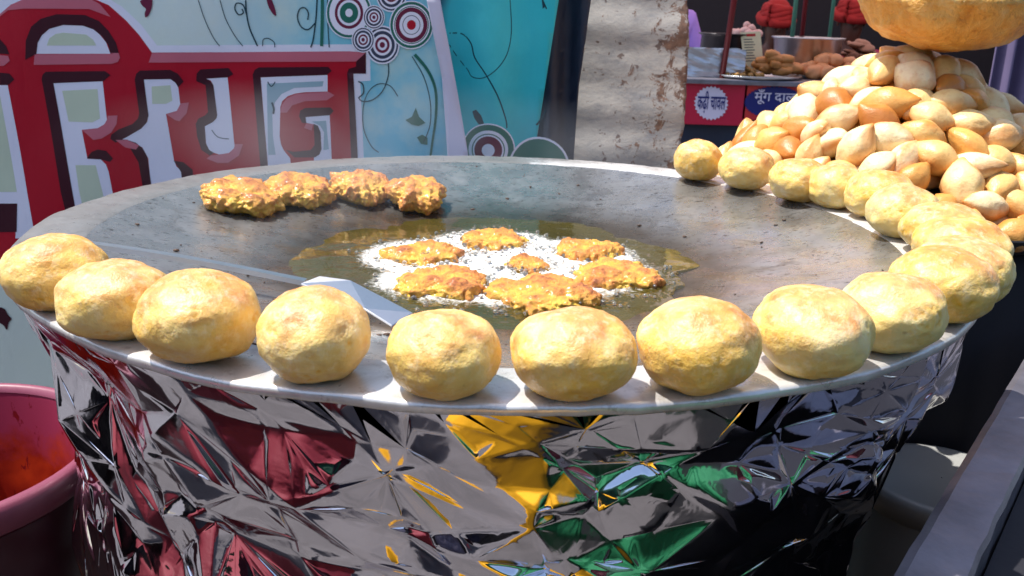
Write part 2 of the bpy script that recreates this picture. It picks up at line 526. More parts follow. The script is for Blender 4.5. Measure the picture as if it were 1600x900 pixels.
def ribbon(pts, w0, w1=None):
    """a thin stroke along a px polyline as one polygon"""
    w1 = w0 if w1 is None else w1
    P = [Vector(p) for p in pts]
    # Catmull-Rom refinement
    Q = []
    for i in range(len(P) - 1):
        a, b, c, d = P[max(i - 1, 0)], P[i], P[i + 1], P[min(i + 2, len(P) - 1)]
        for k in range(5):
            t = k / 5
            Q.append(0.5 * ((2 * b) + (c - a) * t + (2 * a - 5 * b + 4 * c - d) * t * t + (3 * b - a - 3 * c + d) * t ** 3))
    Q.append(P[-1])
    quads = []
    n = len(Q)
    L, Rr = [], []
    for i, p in enumerate(Q):
        d = (Q[min(i + 1, n - 1)] - Q[max(i - 1, 0)])
        d = d.normalized() if d.length else Vector((1, 0))
        w = (w0 + (w1 - w0) * i / (n - 1)) / 2
        L.append((p.x - d.y * w, p.y + d.x * w)); Rr.append((p.x + d.y * w, p.y - d.x * w))
    return [[L[i], L[i + 1], Rr[i + 1], Rr[i]] for i in range(n - 1)]
def ring_polys(cx, cy, r0, r1, n=28, sy=1.0):
    if r0 <= 0: return [[(cx + r1 * math.cos(2 * math.pi * k / n), cy + sy * r1 * math.sin(2 * math.pi * k / n)) for k in range(n)]]
    out = []
    for k in range(n):
        a, b = 2 * math.pi * k / n, 2 * math.pi * (k + 1) / n
        out.append([(cx + r0 * math.cos(a), cy + sy * r0 * math.sin(a)), (cx + r1 * math.cos(a), cy + sy * r1 * math.sin(a)),
                    (cx + r1 * math.cos(b), cy + sy * r1 * math.sin(b)), (cx + r0 * math.cos(b), cy + sy * r0 * math.sin(b))])
    return out

INK = dict(
    red=m_print('red ink', srgb(184, 2, 36), 0.45), maroon=m_print('dark maroon ink', srgb(62, 4, 26), 0.5),
    pink=m_print('pale pink ink', srgb(205, 110, 125), 0.45), lav=m_print('white ink', srgb(238, 238, 250), 0.5, 0.04),
    green=m_print('pale green ink', srgb(208, 220, 192), 0.5), line=m_print('dark teal ink', srgb(22, 62, 74), 0.5),
    leaf=m_print('green ink', srgb(40, 112, 96), 0.5), ring=m_print('plum ink', srgb(112, 30, 62), 0.5),
    slate=m_print('slate ink', srgb(58, 66, 88), 0.5), hem=m_print('white hem cloth', srgb(214, 210, 230), 0.45, 0.05),
    mid=m_print('grey blue ink', srgb(158, 190, 200), 0.5))

bn = empty('lettered_banner', (-0.6, BY, GROUND))
tag(bn, 'pale green and blue cloth banner printed with huge red Hindi letters behind the griddle', 'banner')
bcl = m_banner('green to cyan banner cloth', [(0.0, srgb(222, 234, 220)), (0.40, srgb(216, 234, 230)), (0.66, srgb(140, 208, 222)), (0.85, srgb(96, 200, 224)), (1.0, srgb(150, 220, 236))], -0.80, -0.08, srgb(222, 234, 216))
e0, e1 = on_y(672, 0, BY), on_y(712, 238, BY)
def edge_x(z): return e0.x + (e1.x - e0.x) * (z - e0.z) / (e1.z - e0.z)
sheet('banner_cloth', [[(-1.45, -0.76), (edge_x(-0.76), -0.76), (edge_x(0.46), 0.46), (-1.45, 0.46)]], BY, wave1, bcl, bn, 0, 0.015, 0.002)

# -- the red letters (रियन), traced from the print
Z1 = lambda p: pix(p, BY, 3.0, 0, 0)
Z2 = lambda p: pix(p, BY, 3.0, 300, 0)
PX = lambda p: pix(p, BY)
halo = [(-160, 28), (-20, 12), (10, -8), (60, -20), (150, -14), (190, 10), (220, 38), (246, 71), (578, 69), (579, 126), (563, 127), (575, 400), (-160, 420)]
sheet('lettering', [PX(halo)], BY, wave1, INK['lav'], bn, 1)
red = [(-160, 40), (-20, 26), (0, 22), (18, 7), (60, -8), (140, -5), (170, 8), (197, 32), (218, 55), (238, 82), (572, 81), (572, 115), (552, 115), (566, 400), (-160, 415)]
sheet('lettering', [PX(red)], BY, wave1, INK['red'], bn, 2)
arch_hole = [(56, 84), (58, 68), (63, 55), (70, 47), (82, 41), (100, 39), (130, 40), (145, 45), (156, 54), (166, 66), (173, 84)]
hole1 = [(83, 130), (161, 127), (168, 187), (164, 195), (155, 200), (128, 203), (137, 248), (158, 249), (166, 257), (170, 268), (186, 360), (124, 360), (112, 300)]
hole2 = [(226, 124), (267, 123), (275, 129), (279, 137), (282, 163), (277, 173), (260, 178), (272, 250), (276, 260), (285, 268), (300, 400), (252, 400), (235, 280), (232, 247), (223, 230), (200, 218), (182, 217), (205, 208), (222, 200), (231, 190), (233, 180)]
hole3 = [(322, 123), (355, 121), (367, 230), (364, 235), (358, 239), (343, 241), (330, 237), (324, 230), (322, 222), (320, 197), (333, 190), (338, 184), (339, 180), (333, 133), (329, 126)]
hole4 = [(407, 121), (512, 117), (512, 143), (477, 144), (462, 146), (450, 150), (441, 158), (438, 167), (437, 213), (439, 226), (444, 236), (453, 247), (472, 400), (430, 400), (418, 249)]
hole5 = [(477, 183), (515, 180), (524, 400), (495, 400), (490, 246), (499, 240), (502, 233), (500, 207), (498, 200), (493, 195), (478, 192)]
left_gap = [(-160, 133), (12, 133), (42, 300), (56, 372), (25, 372), (27, 318), (-160, 318)]
sheets('lettering', [PX(p) for p in (arch_hole, hole1, hole2, hole3, hole4, hole5, left_gap)], BY, wave1, INK['lav'], bn, 3)
tints = [[(74, 71), (78, 60), (88, 53), (100, 51), (135, 54), (146, 62), (151, 71)], [(97, 142), (153, 139), (157, 185), (145, 191), (107, 190)],
         [(238, 135), (267, 133), (270, 157), (260, 162), (239, 162)], [(118, 258), (150, 258), (160, 300), (172, 355), (136, 355), (124, 300)], [(-60, 150), (0, 150), (26, 300), (-60, 300)]]
sheets('lettering', [PX(p) for p in tints], BY, wave1, INK['green'], bn, 4)
tint4 = [(350, 392), (618, 380), (612, 405), (480, 412), (420, 440), (388, 480), (376, 530), (380, 640), (392, 725), (358, 725)]
sheets('lettering', [Z2(tint4), Z2([(560, 570), (628, 566), (640, 700), (615, 705), (618, 620), (600, 590)])], BY, wave1, INK['mid'], bn, 4)
def band(a, b): return a + b[::-1]
darks1 = [
    band([(173, 252), (180, 200), (200, 165), (235, 135), (300, 117), (390, 120), (440, 138), (480, 170), (508, 210), (520, 250)],
         [(120, 280), (124, 190), (150, 125), (195, 88), (270, 66), (400, 70), (465, 98), (510, 145), (545, 200), (560, 250)]),
    [(195, 372), (200, 350), (215, 336), (495, 333), (520, 352), (486, 380), (250, 390), (372, 1080), (330, 1080), (285, 900)],
    [(635, 372), (642, 345), (660, 330), (800, 327), (835, 345), (862, 382), (838, 408), (822, 385), (800, 370), (678, 372), (700, 540), (690, 575), (665, 602), (600, 640), (545, 668), (520, 650), (525, 630), (560, 605), (625, 580), (650, 555), (656, 530)],
    [(610, 690), (560, 665), (545, 650), (600, 655), (640, 668), (672, 695), (692, 735), (706, 840), (756, 1200), (720, 1200), (664, 845), (650, 760)],
    [(408, 742), (430, 712), (460, 700), (500, 706), (532, 742), (518, 758), (495, 752), (475, 747)],
    [(815, 752), (850, 806), (900, 1200), (930, 1200), (905, 795), (862, 760)],
    [(920, 380), (922, 345), (940, 325), (1070, 319), (1092, 348), (1068, 363), (966, 368), (985, 380), (1000, 400), (1018, 540), (1014, 555), (998, 572), (960, 592), (966, 670), (982, 702), (1005, 716), (985, 728), (945, 702), (925, 640), (918, 580), (930, 556), (962, 540), (975, 525), (963, 400)],
    [(0, 340), (45, 345), (68, 372), (40, 398), (0, 398)], [(-60, 180), (0, 182), (30, 215), (46, 255), (0, 250), (-60, 250)],
]
sheets('lettering', [Z1(p) for p in darks1], BY, wave1, INK['maroon'], bn, 5)
darks2 = [
    [(283, 350), (292, 328), (312, 316), (640, 313), (656, 332), (632, 351), (320, 362), (392, 1200), (350, 1200), (320, 755)],
    [(502, 545), (508, 518), (530, 506), (648, 503), (664, 520), (646, 540), (532, 548), (536, 578), (515, 575)],
    [(570, 580), (590, 590), (602, 620), (606, 700), (596, 725), (575, 738), (480, 738), (440, 702), (475, 712), (555, 704), (574, 680)],
    [(728, 345), (735, 322), (770, 312), (770, 290), (816, 245), (816, 345), (757, 345), (800, 1200), (770, 1200), (745, 720)],
]
sheets('lettering', [Z2(p) for p in darks2] + [PX([(-160, 318), (27, 318), (27, 362), (-160, 364)])], BY, wave1, INK['maroon'], bn, 5)
pinks1 = [
    [(165, 255), (535, 252), (520, 248), (558, 248), (565, 270), (555, 290), (525, 299), (160, 304)],
    [(715, 248), (1640, 240), (1716, 246), (1670, 288), (700, 293)],
    [(385, 608), (460, 600), (492, 582), (505, 560), (508, 542), (555, 540), (550, 580), (525, 620), (480, 648), (440, 655)],
    [(783, 535), (830, 520), (845, 490), (850, 484), (886, 480), (876, 530), (842, 568), (822, 562)],
    [(1030, 723), (1075, 716), (1098, 695), (1102, 675), (1140, 675), (1122, 728), (1072, 762), (1020, 762), (970, 742), (990, 728)],
    [(-60, 110), (0, 78), (40, 48), (120, 40), (420, 42), (520, 80), (470, 20), (420, -10), (150, -20), (60, 20), (0, 66), (-60, 90)],
    [(0, 258), (40, 262), (48, 285), (20, 308), (0, 308)],
    [(545, 655), (600, 655), (655, 680), (640, 700), (590, 690)],
]
pinks2 = [[(413, 528), (422, 490), (445, 460), (490, 440), (640, 430), (668, 446), (632, 470), (530, 474), (470, 494), (445, 528)],
          [(525, 600), (535, 578), (568, 582), (560, 612)]]
sheets('lettering', [Z1(p) for p in pinks1] + [Z2(p) for p in pinks2], BY, wave1, INK['pink'], bn, 6)

# -- vines, curls and chillies
curls = []
for pts, w in (
    ([(310, 0), (320, 30), (333, 58), (343, 72)], 1.2), ([(344, 0), (352, 28), (366, 55), (379, 72)], 1.2),
    ([(384, 0), (385, 20), (390, 45), (402, 72)], 2.2), ([(385, 22), (380, 8), (370, 5), (367, 14), (373, 23), (380, 20), (378, 14)], 2.0),
    ([(410, 72), (411, 62), (419, 60), (428, 66), (429, 74)], 1.3), ([(496, -5), (494, 30), (490, 60), (486, 74)], 2.2),
    ([(493, 36), (482, 46), (471, 42), (465, 28), (468, 15), (476, 12), (482, 20), (481, 31)], 2.0),
    ([(512, -5), (513, 40), (515, 74)], 1.6), ([(607, 97), (607, 118), (598, 142), (582, 156), (566, 158), (560, 152)], 1.6),
    ([(560, 127), (567, 132), (568, 145), (561, 152)], 2.0), ([(622, 150), (610, 134), (592, 131), (577, 142), (568, 165), (568, 200), (580, 228), (592, 238)], 1.3),
    ([(644, 88), (662, 120), (672, 158), (672, 195), (662, 222)], 1.3), ([(331, 203), (341, 214), (358, 217)], 1.2), ([(418, 128), (424, 135), (430, 128)], 1.6), ([(425, 160), (428, 170), (427, 178)], 3.0)):
    sheet('vine_print', [pix(q, BY) for q in ribbon(pts, w)], BY, wave1, INK['line'], bn, 7)
for st_ in (ribbon([(504, -5), (504, 30), (503, 72)], 5, 5), ribbon([(648, 85), (668, 110), (680, 140), (681, 180), (675, 226), (672, 250)], 5, 3)):
    sheet('vine_print', [pix(q, BY) for q in st_], BY, wave1, INK['leaf'], bn, 7)
stems = [[(634, 187), (644, 182), (650, 168), (655, 182), (665, 192), (654, 196), (644, 194)], [(652, 214), (660, 210), (668, 215), (668, 226), (658, 224)]]
sheets('leaf_print', [pix(q, BY) for q in stems], BY, wave1, INK['leaf'], bn, 7)
chil = [[(218, 0), (238, -4), (238, 10), (233, 24), (227, 28), (226, 20), (229, 14), (221, 8)], [(416, -2), (424, -3), (430, 14), (432, 26), (426, 22), (419, 10)]]
sheets('chilli_print', [pix(smooth_closed(q), BY) for q in chil], BY, wave1, INK['ring'], bn, 7)
sheet('chilli_print', [pix(smooth_closed([(-10, 478), (8, 480), (14, 492), (20, 497), (14, 504), (12, 517), (6, 506), (-10, 500)]), BY)], BY, wave1, INK['maroon'], bn, 7)
# -- bunches of printed circles
circs = [(546, 20, 34, 'slate'), (585, 28, 17, 'slate'), (568, 62, 18, 'slate'), (598, 62, 20, 'slate'), (612, -8, 22, 'slate'), (643, 39, 30, 'ring'), (596, 78, 20, 'slate'), (575, 2, 16, 'slate')]
lay = 8
order = [(612, -8, 24, 0), (546, 20, 36, 1), (598, 70, 27, 0), (568, 62, 18, 0), (585, 27, 17, 0), (643, 39, 34, 2)]
for cx, cy, r, kind in order:
    rings = {0: [(1.0, 'lav'), (0.92, 'slate'), (0.82, 'lav'), (0.72, 'slate'), (0.55, 'lav'), (0.42, 'ring'), (0.28, 'lav'), (0.15, 'ring')],
             1: [(1.0, 'lav'), (0.96, 'leaf'), (0.86, 'lav'), (0.62, 'ring'), (0.50, 'lav'), (0.40, 'leaf'), (0.16, 'lav')],
             2: [(1.0, 'lav'), (0.95, 'leaf'), (0.84, 'lav'), (0.78, 'leaf'), (0.74, 'lav'), (0.72, 'ring'), (0.54, 'lav'), (0.40, 'slate'), (0.37, 'lav'), (0.20, 'red')]}[kind]
    for k, (q, ink) in enumerate(rings):
        q1 = rings[k + 1][0] if k + 1 < len(rings) else 0
        sheet('circle_print', [pix(p, BY) for p in ring_polys(cx, cy, r * q1, r * q, 32, 1.12)], BY, wave1, INK[ink], bn, lay)
    lay += 1
# -- the folded white hem along the right edge, standing a little off the cloth
hem = [(666, -60), (667, 0), (690, 120), (699, 238), (703, 300), (735, 300), (731, 238), (710, 120), (688, 0), (684, -60)]
hemw = pix(hem, BY - 0.012)
ho = sheet('hem', [hemw], BY - 0.012, lambda x, z: 0.004 * math.sin(z * 22) + 0.3 * max(0, 0), INK['hem'], bn, 0, 0.02, 0.003)

b2 = empty('cyan_banner', (0.0, 0.70, GROUND))
tag(b2, 'bright cyan cloth banner with curling vines between the white hem and the dark tarpaulin', 'banner')
BY2 = 0.70
cy_cl = m_banner('cyan banner cloth', [(0.0, srgb(24, 90, 116)), (0.14, srgb(44, 188, 202)), (0.5, srgb(66, 208, 216)), (1.0, srgb(28, 188, 200))], -0.125, 0.06, srgb(34, 180, 190))
f0, f1 = on_y(873, 0, BY2), on_y(835, 238, BY2)
def edge2(z): return f0.x + (f1.x - f0.x) * (z - f0.z) / (f1.z - f0.z)
sheet('banner_cloth', [[(-0.30, -0.76), (edge2(-0.3), -0.76), (edge2(-0.3), -0.3), (edge2(0.46), 0.46), (-0.30, 0.46)]], BY2, wave2, cy_cl, b2, 0, 0.012, 0.002)
lines2 = []
for pts, w in (([(702, 52), (722, 53), (736, 68), (742, 90), (760, 117), (778, 150), (790, 185), (792, 200)], 2.0),
               ([(702, 70), (715, 90), (730, 108), (738, 120), (756, 121), (776, 108), (792, 85), (799, 50), (797, 0)], 1.4), ([(838, 196), (846, 186), (852, 172)], 3), ([(848, 0), (854, 14)], 2)):
    sheet('vine_print', [pix(q, BY2) for q in ribbon(pts, w)], BY2, wave2, INK['line'], b2, 1, 0.012)
lines2 += [[(738, 174), (744, 171), (752, 180), (757, 193), (748, 194), (741, 184)], [(846, -4), (852, 10), (848, 14)]]
sheets('leaf_print', [pix(q, BY2) for q in lines2], BY2, wave2, INK['line'], b2, 1, 0.012)
def arcs(cx, cy, r, spec, lay0):
    for k, (q0, q1, ink) in enumerate(spec):
        sheet('circle_print', [pix(p, BY2) for p in ring_polys(cx, cy, r * q0, r * q1, 36, 1.0)], BY2, wave2, INK[ink], b2, lay0, 0.012)
arcs(763, 234, 42, [(0.95, 1.0, 'lav'), (0.74, 0.95, 'leaf'), (0.62, 0.74, 'lav'), (0.58, 0.62, 'leaf'), (0.52, 0.58, 'lav'), (0.24, 0.52, 'ring'), (0, 0.24, 'lav')], 2)
arcs(842, 262, 48, [(0.93, 1.0, 'lav'), (0, 0.93, 'leaf')], 3)

# -- dark tarpaulin and the rusty corrugated sheet
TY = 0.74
tp = [(840, -60), (930, -60), (923, 0), (913, 67), (903, 133), (896, 238), (893, 330), (800, 330)]  # outline of the dark navy strip left of the rusty sheet
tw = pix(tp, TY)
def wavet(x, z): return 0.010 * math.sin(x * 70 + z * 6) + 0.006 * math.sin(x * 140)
ta = empty('backdrop', (0.1, TY, GROUND))
tag(ta, 'dark navy tarpaulin strip hanging between the cyan banner and the rusty sheet', 'backdrop')
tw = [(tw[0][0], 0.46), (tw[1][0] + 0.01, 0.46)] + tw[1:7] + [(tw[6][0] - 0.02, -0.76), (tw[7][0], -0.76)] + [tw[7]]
sheet('backdrop_strip', [tw], TY, wavet, M['navy'], ta, 0, 0.012, 0.003)

ZY = 0.82
zr = [(1088, -70), (1083, 0), (1082, 67), (1077, 133), (1067, 213), (1058, 245), (1052, 262), (1060, 300), (1050, 400)]
zp = [on_y(a, b, ZY) for a, b in zr]
def zinc_edge(z):
    for a, b in zip(zp, zp[1:]):
        if b.z <= z <= a.z: return a.x + (b.x - a.x) * (a.z - z) / (a.z - b.z)
    return zp[0].x if z > zp[0].z else zp[-1].x
V, F = [], []
nx, nz = 60, 190
for j in range(nz + 1):
    z = -0.78 + (0.50 + 0.78) * j / nz
    xr = zinc_edge(z) + 0.0035 * mnoise.noise((0, z * 40, 3)) + 0.002 * mnoise.noise((0, z * 120, 9))
    for i in range(nx + 1):
        x = -0.05 + (xr + 0.05) * i / nx
        c = max(0.0, (i / nx - 0.8) / 0.2)
        V.append((x, ZY + 0.0013 * math.cos(2 * math.pi * z / 0.076) + 0.004 * mnoise.noise((x * 9, z * 14, 1)) + 0.012 * c * c * mnoise.noise((x * 5, z * 9, 5)) + 0.24 * z, z))
for j in range(nz):
    for i in range(nx):
        a = j * (nx + 1) + i
        F.append((a, a + 1, a + nx + 2, a + nx + 1))
z_o = mk('corrugated_sheet', V, F, M['zinc'], None, True)
md = z_o.modifiers.new('thickness', 'SOLIDIFY'); md.thickness = 0.0015
tag(z_o, 'rusty grey corrugated metal sheet standing behind the griddle', 'metal sheet')

# ------------------------------------------------------------------ the griddle
gr = empty('griddle', (0, 0, GROUND))
tag(gr, 'big round concave steel griddle of frying oil at the centre', 'griddle')
def bowl_z(r): return -0.055 * (1 - min(1, r / 0.395) ** 2)
prof = [(0.0005, bowl_z(0))] + [(0.395 * k / 60, bowl_z(0.395 * k / 60)) for k in range(1, 61)]
V, F = lathe(prof, 160)
P = np.array(V)
dz = 0.0012 * fbm(P * 14 + 3, 3, 5)
P[:, 2] += dz * np.clip((0.395 - np.hypot(P[:, 0], P[:, 1])) / 0.05, 0, 1)
rel(mk('pan', P, F, M['griddle'], None, True), gr)
prof = [(0.3935, -0.0012), (0.396, 0.0004), (0.42, 0.0010), (0.440, 0.0012), (0.4485, 0.0010), (0.4515, 0.0), (0.4522, -0.002), (0.4515, -0.006), (0.4490, -0.007), (0.4480, -0.004), (0.396, -0.004)]
V, F = lathe(prof, 256)
P = np.array(V)
ang = np.arctan2(P[:, 1], P[:, 0])
P[:, 2] += 0.0016 * vnoise(np.stack([np.cos(ang) * 5, np.sin(ang) * 5, P[:, 0] * 0], 1), 3) + 0.0007 * vnoise(P * 60, 8)
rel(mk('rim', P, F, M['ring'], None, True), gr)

# -- oil, with choppy water-like boiling around the fritters
OILZ, OILR = -0.0395, 0.214
FRY = [(660, 391, 0.037, 0.7), (771, 371, 0.036, 0.8), (918, 388, 0.035, 1.0), (965, 426, 0.040, 1.0), (850, 455, 0.046, 1.0), (690, 438, 0.041, 1.0), (824, 410, 0.021, 0.4)]
fry_xy = []
for a, b, r_, h_ in FRY:
    w = on_z(a, b, OILZ + 0.006)
    fry_xy.append((w.x, w.y, r_))
def boil(x, y):
    d = np.full_like(x, 1e9)
    for fx, fy, fr in fry_xy:
        d = np.minimum(d, np.hypot(x - fx, y - fy) - fr * 0.8)
    return np.clip(1 - d / 0.06, 0, 1) ** 1.3
rr = np.concatenate([np.linspace(0.0005, OILR, 150)])
th = np.linspace(0, 2 * math.pi, 420, endpoint=False)
rg, tg = np.meshgrid(rr, th, indexing='ij')
wob = 1 + 0.16 * vnoise(np.stack([np.cos(tg.ravel()) * 3.2, np.sin(tg.ravel()) * 3.2, 0 * tg.ravel() + 5], 1), 51).reshape(tg.shape) + 0.05 * vnoise(np.stack([np.cos(tg.ravel()) * 11, np.sin(tg.ravel()) * 11, 0 * tg.ravel()], 1), 52).reshape(tg.shape)
X = rg * np.cos(tg) * wob - 0.006
Y = rg * np.sin(tg) * wob
A = boil(X.ravel(), Y.ravel())
Q = np.stack([X.ravel(), Y.ravel(), 0 * X.ravel()], 1)
edge_f = np.clip((OILR - rg.ravel()) / 0.02, 0, 1)
hz = OILZ + A * (0.0016 * np.abs(vnoise(Q * 130, 2)) + 0.0012 * vnoise(Q * 260, 4) + 0.0022 * vnoise(Q * 60, 6)) + edge_f * 0.0005 * vnoise(Q * 30, 9)
hz = np.where(edge_f <= 0, OILZ - 0.006, hz)
V = np.stack([Q[:, 0], Q[:, 1], hz], 1)
nt = len(th)
F = [(i * nt + k, i * nt + (k + 1) % nt, (i + 1) * nt + (k + 1) % nt, (i + 1) * nt + k) for i in range(len(rr) - 1) for k in range(nt)]
F = [f[::-1] for f in F]
oil = mk('oil', V, F, M['oil'], None, True)
def froth(x, y):
    return np.clip(1.48 - np.hypot((x + 0.005) / 0.132, (y + 0.0) / 0.120), 0, 1) * np.clip(boil(x, y) * 1.8, 0, 1)
attr(oil.data, 'froth', np.clip(froth(Q[:, 0], Q[:, 1]) * 2.2, 0, 1.3))
tag(oil, 'pool of bubbling olive brown oil in the middle of the griddle', 'oil')
# -- foam: thousands of small bubbles
UV, UF = ico(1)
hem_idx = None
bv, bf = [], []
n_b = 0
tries = 0
while n_b < 2600 and tries < 200000:
    tries += 1
    x, y = RNG.uniform(-0.2, 0.2), RNG.uniform(-0.2, 0.2)
    if math.hypot(x, y) > 0.19: continue
    a = float(boil(np.array([x]), np.array([y]))[0])
    # foam is thickest between the pieces
    dc = math.hypot(x + 0.012, (y - 0.02) * 0.9)
    dens = a * (1.0 if dc < 0.085 else 0.5 if dc < 0.13 else 0.22)
    if RNG.random() > dens: continue
    r = 0.0006 + 0.0026 * RNG.random() ** 3
    c = np.array([x, y, OILZ + 0.001 + RNG.random() * 0.0045 * a])
    k = len(bv) * len(UV)
    bv.append(UV * r * np.array([1, 1, 0.8]) + c)
    bf.append(np.array(UF) + n_b * len(UV))
    n_b += 1
fo = mk('foam', np.concatenate(bv), np.concatenate(bf).tolist(), M['foam'], None, True)
tag(fo, 'white sizzling foam bubbling around the fritters in the oil', 'foam', kind='stuff')

# ------------------------------------------------------------------ fritters
IV6, IF6 = ico(6)
IV5, IF5 = ico(5)
def fritter(name, loc, rad, hgt, seed, rot=0.0, tilt=(0, 0), sub=5):
    IV, IF = (IV6, IF6) if sub == 6 else (IV5, IF5)
    d = IV.copy()
    az = np.arctan2(d[:, 1], d[:, 0])
    cs = np.stack([np.cos(az), np.sin(az), 0 * az], 1)
    outline = 1 + 0.22 * vnoise(cs * 1.7 + seed * 3.1, seed) + 0.10 * vnoise(cs * 4.5 + seed, seed + 1)
    rxy = np.hypot(d[:, 0], d[:, 1])
    # flattened cushion first, then lumps in real millimetres so nothing turns into spikes
    rn = rxy ** 0.8
    base = np.stack([d[:, 0] / np.maximum(rxy, 1e-6) * rn * rad * outline, d[:, 1] / np.maximum(rxy, 1e-6) * rn * rad * outline, np.sign(d[:, 2]) * np.abs(d[:, 2]) ** 0.8 * hgt * 0.85], 1)
    nrm3 = np.stack([d[:, 0], d[:, 1], d[:, 2] * 2.0], 1)
    nrm3 /= np.linalg.norm(nrm3, axis=1, keepdims=True)
    lump = fbm(base * 42 + seed * 7, 3, seed + 2, 0.5)
    fine = np.abs(fbm(base * 170 + seed * 5, 2, seed + 6, 0.6))
    frill = fbm(base * 120 + seed, 2, seed + 9, 0.6) * np.clip(1 - np.abs(d[:, 2]) * 1.4, 0, 1)
    P = base + nrm3 * (0.0050 * lump + 0.0018 * fine + 0.0048 * frill)[:, None]
    P[:, 2] = np.maximum(P[:, 2], -hgt * 0.8)
    o = mk(name, P, IF, M['fritter'], None, True)
    attr(o.data, 'lump', np.clip(0.5 + 0.38 * lump + 0.25 * np.clip(d[:, 2], -1, 1) - 0.15, 0, 1))
    o.location = loc
    o.rotation_euler = (tilt[0], tilt[1], rot)
    return o
BACK = [(379, 302, 0.044, 0.016, 'greyish browned fritter, leftmost of the four at the back of the griddle'),
        (468, 281, 0.038, 0.017, 'lumpy golden fritter lying second from the left along the back rim'),
        (564, 272, 0.036, 0.019, 'deep orange ragged fritter, third of the four along the back rim'),
        (650, 260, 0.036, 0.021, 'thick rough orange fritter, rightmost of the four at the back of the griddle')]
for k, (a, b, r_, h_, lb) in enumerate(BACK):
    z = -0.02
    for _ in range(6):
        w = on_z(a, b, z + h_ * 0.9)
        z = bowl_z(math.hypot(w.x, w.y))
    q = math.hypot(w.x, w.y)
    sl_ = 2 * 0.055 * q / 0.395 ** 2
    nrm = Vector((-w.x / q * sl_, -w.y / q * sl_, 1)).normalized()
    o = fritter('fritter', (w.x, w.y, z + h_ * 0.78), r_, h_, 11 + k * 5, 0, sub=6)
    o.rotation_euler = (nrm.to_track_quat('Z', 'Y') @ Matrix.Rotation(k * 1.3, 3, 'Z').to_quaternion()).to_euler()
    tag(o, lb, 'fritter', 'fried fritters resting at the back of the griddle')
LB = ['fritter frying at the left end of the oil, half under foam', 'fritter frying farthest from the viewer in the oil', 'reddish brown fritter frying at the back right of the foam',
      'yellow orange fritter frying at the right end of the foam', 'large fritter frying nearest the viewer, right of centre', 'ragged brown fritter frying nearest the spatula blade', 'small fritter almost sunk in the white foam at the centre']
for k, (a, b, r_, h_) in enumerate(FRY):
    x, y, _ = fry_xy[k]
    o = fritter('fritter', (x, y, OILZ - 0.0008 + 0.003 * h_), r_, 0.0125 * (0.6 + 0.4 * h_), 41 + k * 7, k * 1.9, sub=6)
    tag(o, LB[k], 'fritter', 'fritters frying in the oil')

# ------------------------------------------------------------------ round dumplings along the rim
BALLS = [(80, 426, 160, 122), (169, 466, 172, 126), (310, 495, 194, 146), (491, 522, 192, 152), (692, 545, 180, 138), (900, 553, 196, 146), (1092, 540, 188, 150),
         (1275, 519, 190, 142), (1420, 494, 174, 128), (1471, 446, 158, 122), (1523, 423, 150, 108), (1507, 384, 150, 96), (1481, 354, 132, 84),
         (1410, 332, 110, 90), (1378, 306, 106, 82), (1306, 290, 93, 74), (1215, 283, 90, 72), (1155, 265, 86, 69), (1091, 251, 78, 67)]
BL = ['golden round dumpling at the far left end of the rim', 'round dumpling second from the left end, toasted along its top', 'big dumpling with a small dark dent low on its right, third from the left',
      'pale cream dumpling in front of the spatula blade', 'bright yellow cracked dumpling right of the spatula blade tip', 'dumpling nearest the viewer with orange cracks on top',
      'smooth round dumpling with a yellow left side, just right of the nearest one', 'broad dumpling with a toasted top at the right front of the rim', 'pale dumpling with one brown speck at the right front bend',
      'whitish dumpling behind the brown-specked one at the right bend', 'dumpling with a browned top at the far right end of the griddle', 'cream dumpling squeezed behind the browned one at far right',
      'dumpling fourth in line after the far right bend, mostly hidden', 'large dumpling casting a dark shadow at the right of the griddle', 'dumpling half hidden behind the large shaded one on the right rim',
      'dumpling lying on the pale rim strip below the puri heap', 'full round yellow dumpling third from the back end of the row', 'dumpling next to last at the back end of the row', 'orange tinged dumpling at the very back end, against the rusty sheet']
def ball(k, loc, a, h, seed):
    d = IV5.copy()
    lx = np.sign(d) * np.abs(d) ** 0.94
    nrm_ = np.linalg.norm(lx, axis=1, keepdims=True)
    lo = fbm(d * 1.3 + seed * 3.7, 2, seed)
    md_ = fbm(d * 4.2 + seed * 1.9, 3, seed + 3)
    c1 = np.abs(vnoise(d * 2.6 + vnoise(d * 6 + seed, seed + 8)[:, None] * 0.35 + seed * 5.3, seed + 5))
    mask = np.clip(vnoise(d * 1.6 + seed * 2.2, seed + 12) * 1.6 + 0.25, 0, 1)
    crack = np.clip(1 - c1 / 0.07, 0, 1) * mask
    s = 1 + 0.060 * lo + 0.012 * md_ - 0.038 * crack + 0.0055 * fbm(d * 16 + seed, 3, seed + 20, 0.7)
    P = lx * s[:, None] * np.array([a, a * (0.90 + 0.1 * ((seed * 7) % 5) / 4), h * (0.96 + 0.06 * ((seed * 3) % 4) / 3)])
    P[:, 2] = np.where(P[:, 2] < -h * 0.86, -h * 0.86 + (P[:, 2] + h * 0.86) * 0.15, P[:, 2])
    toast = np.clip((d[:, 2] - 0.30) * 1.7 + 0.9 * vnoise(d * 2.0 + seed * 9, seed + 30), 0, 1) * 0.75 + 0.5 * np.clip(vnoise(d * 3.5 + seed, seed + 40) - 0.45, 0, 1)
    o = mk('dumpling', P, IF5, M['ball'], None, True)
    attr(o.data, 'crack', crack)
    attr(o.data, 'toast', toast)
    o.location = loc
    o.rotation_euler = (0, 0, seed * 1.37)
    return o
ball_pos = []
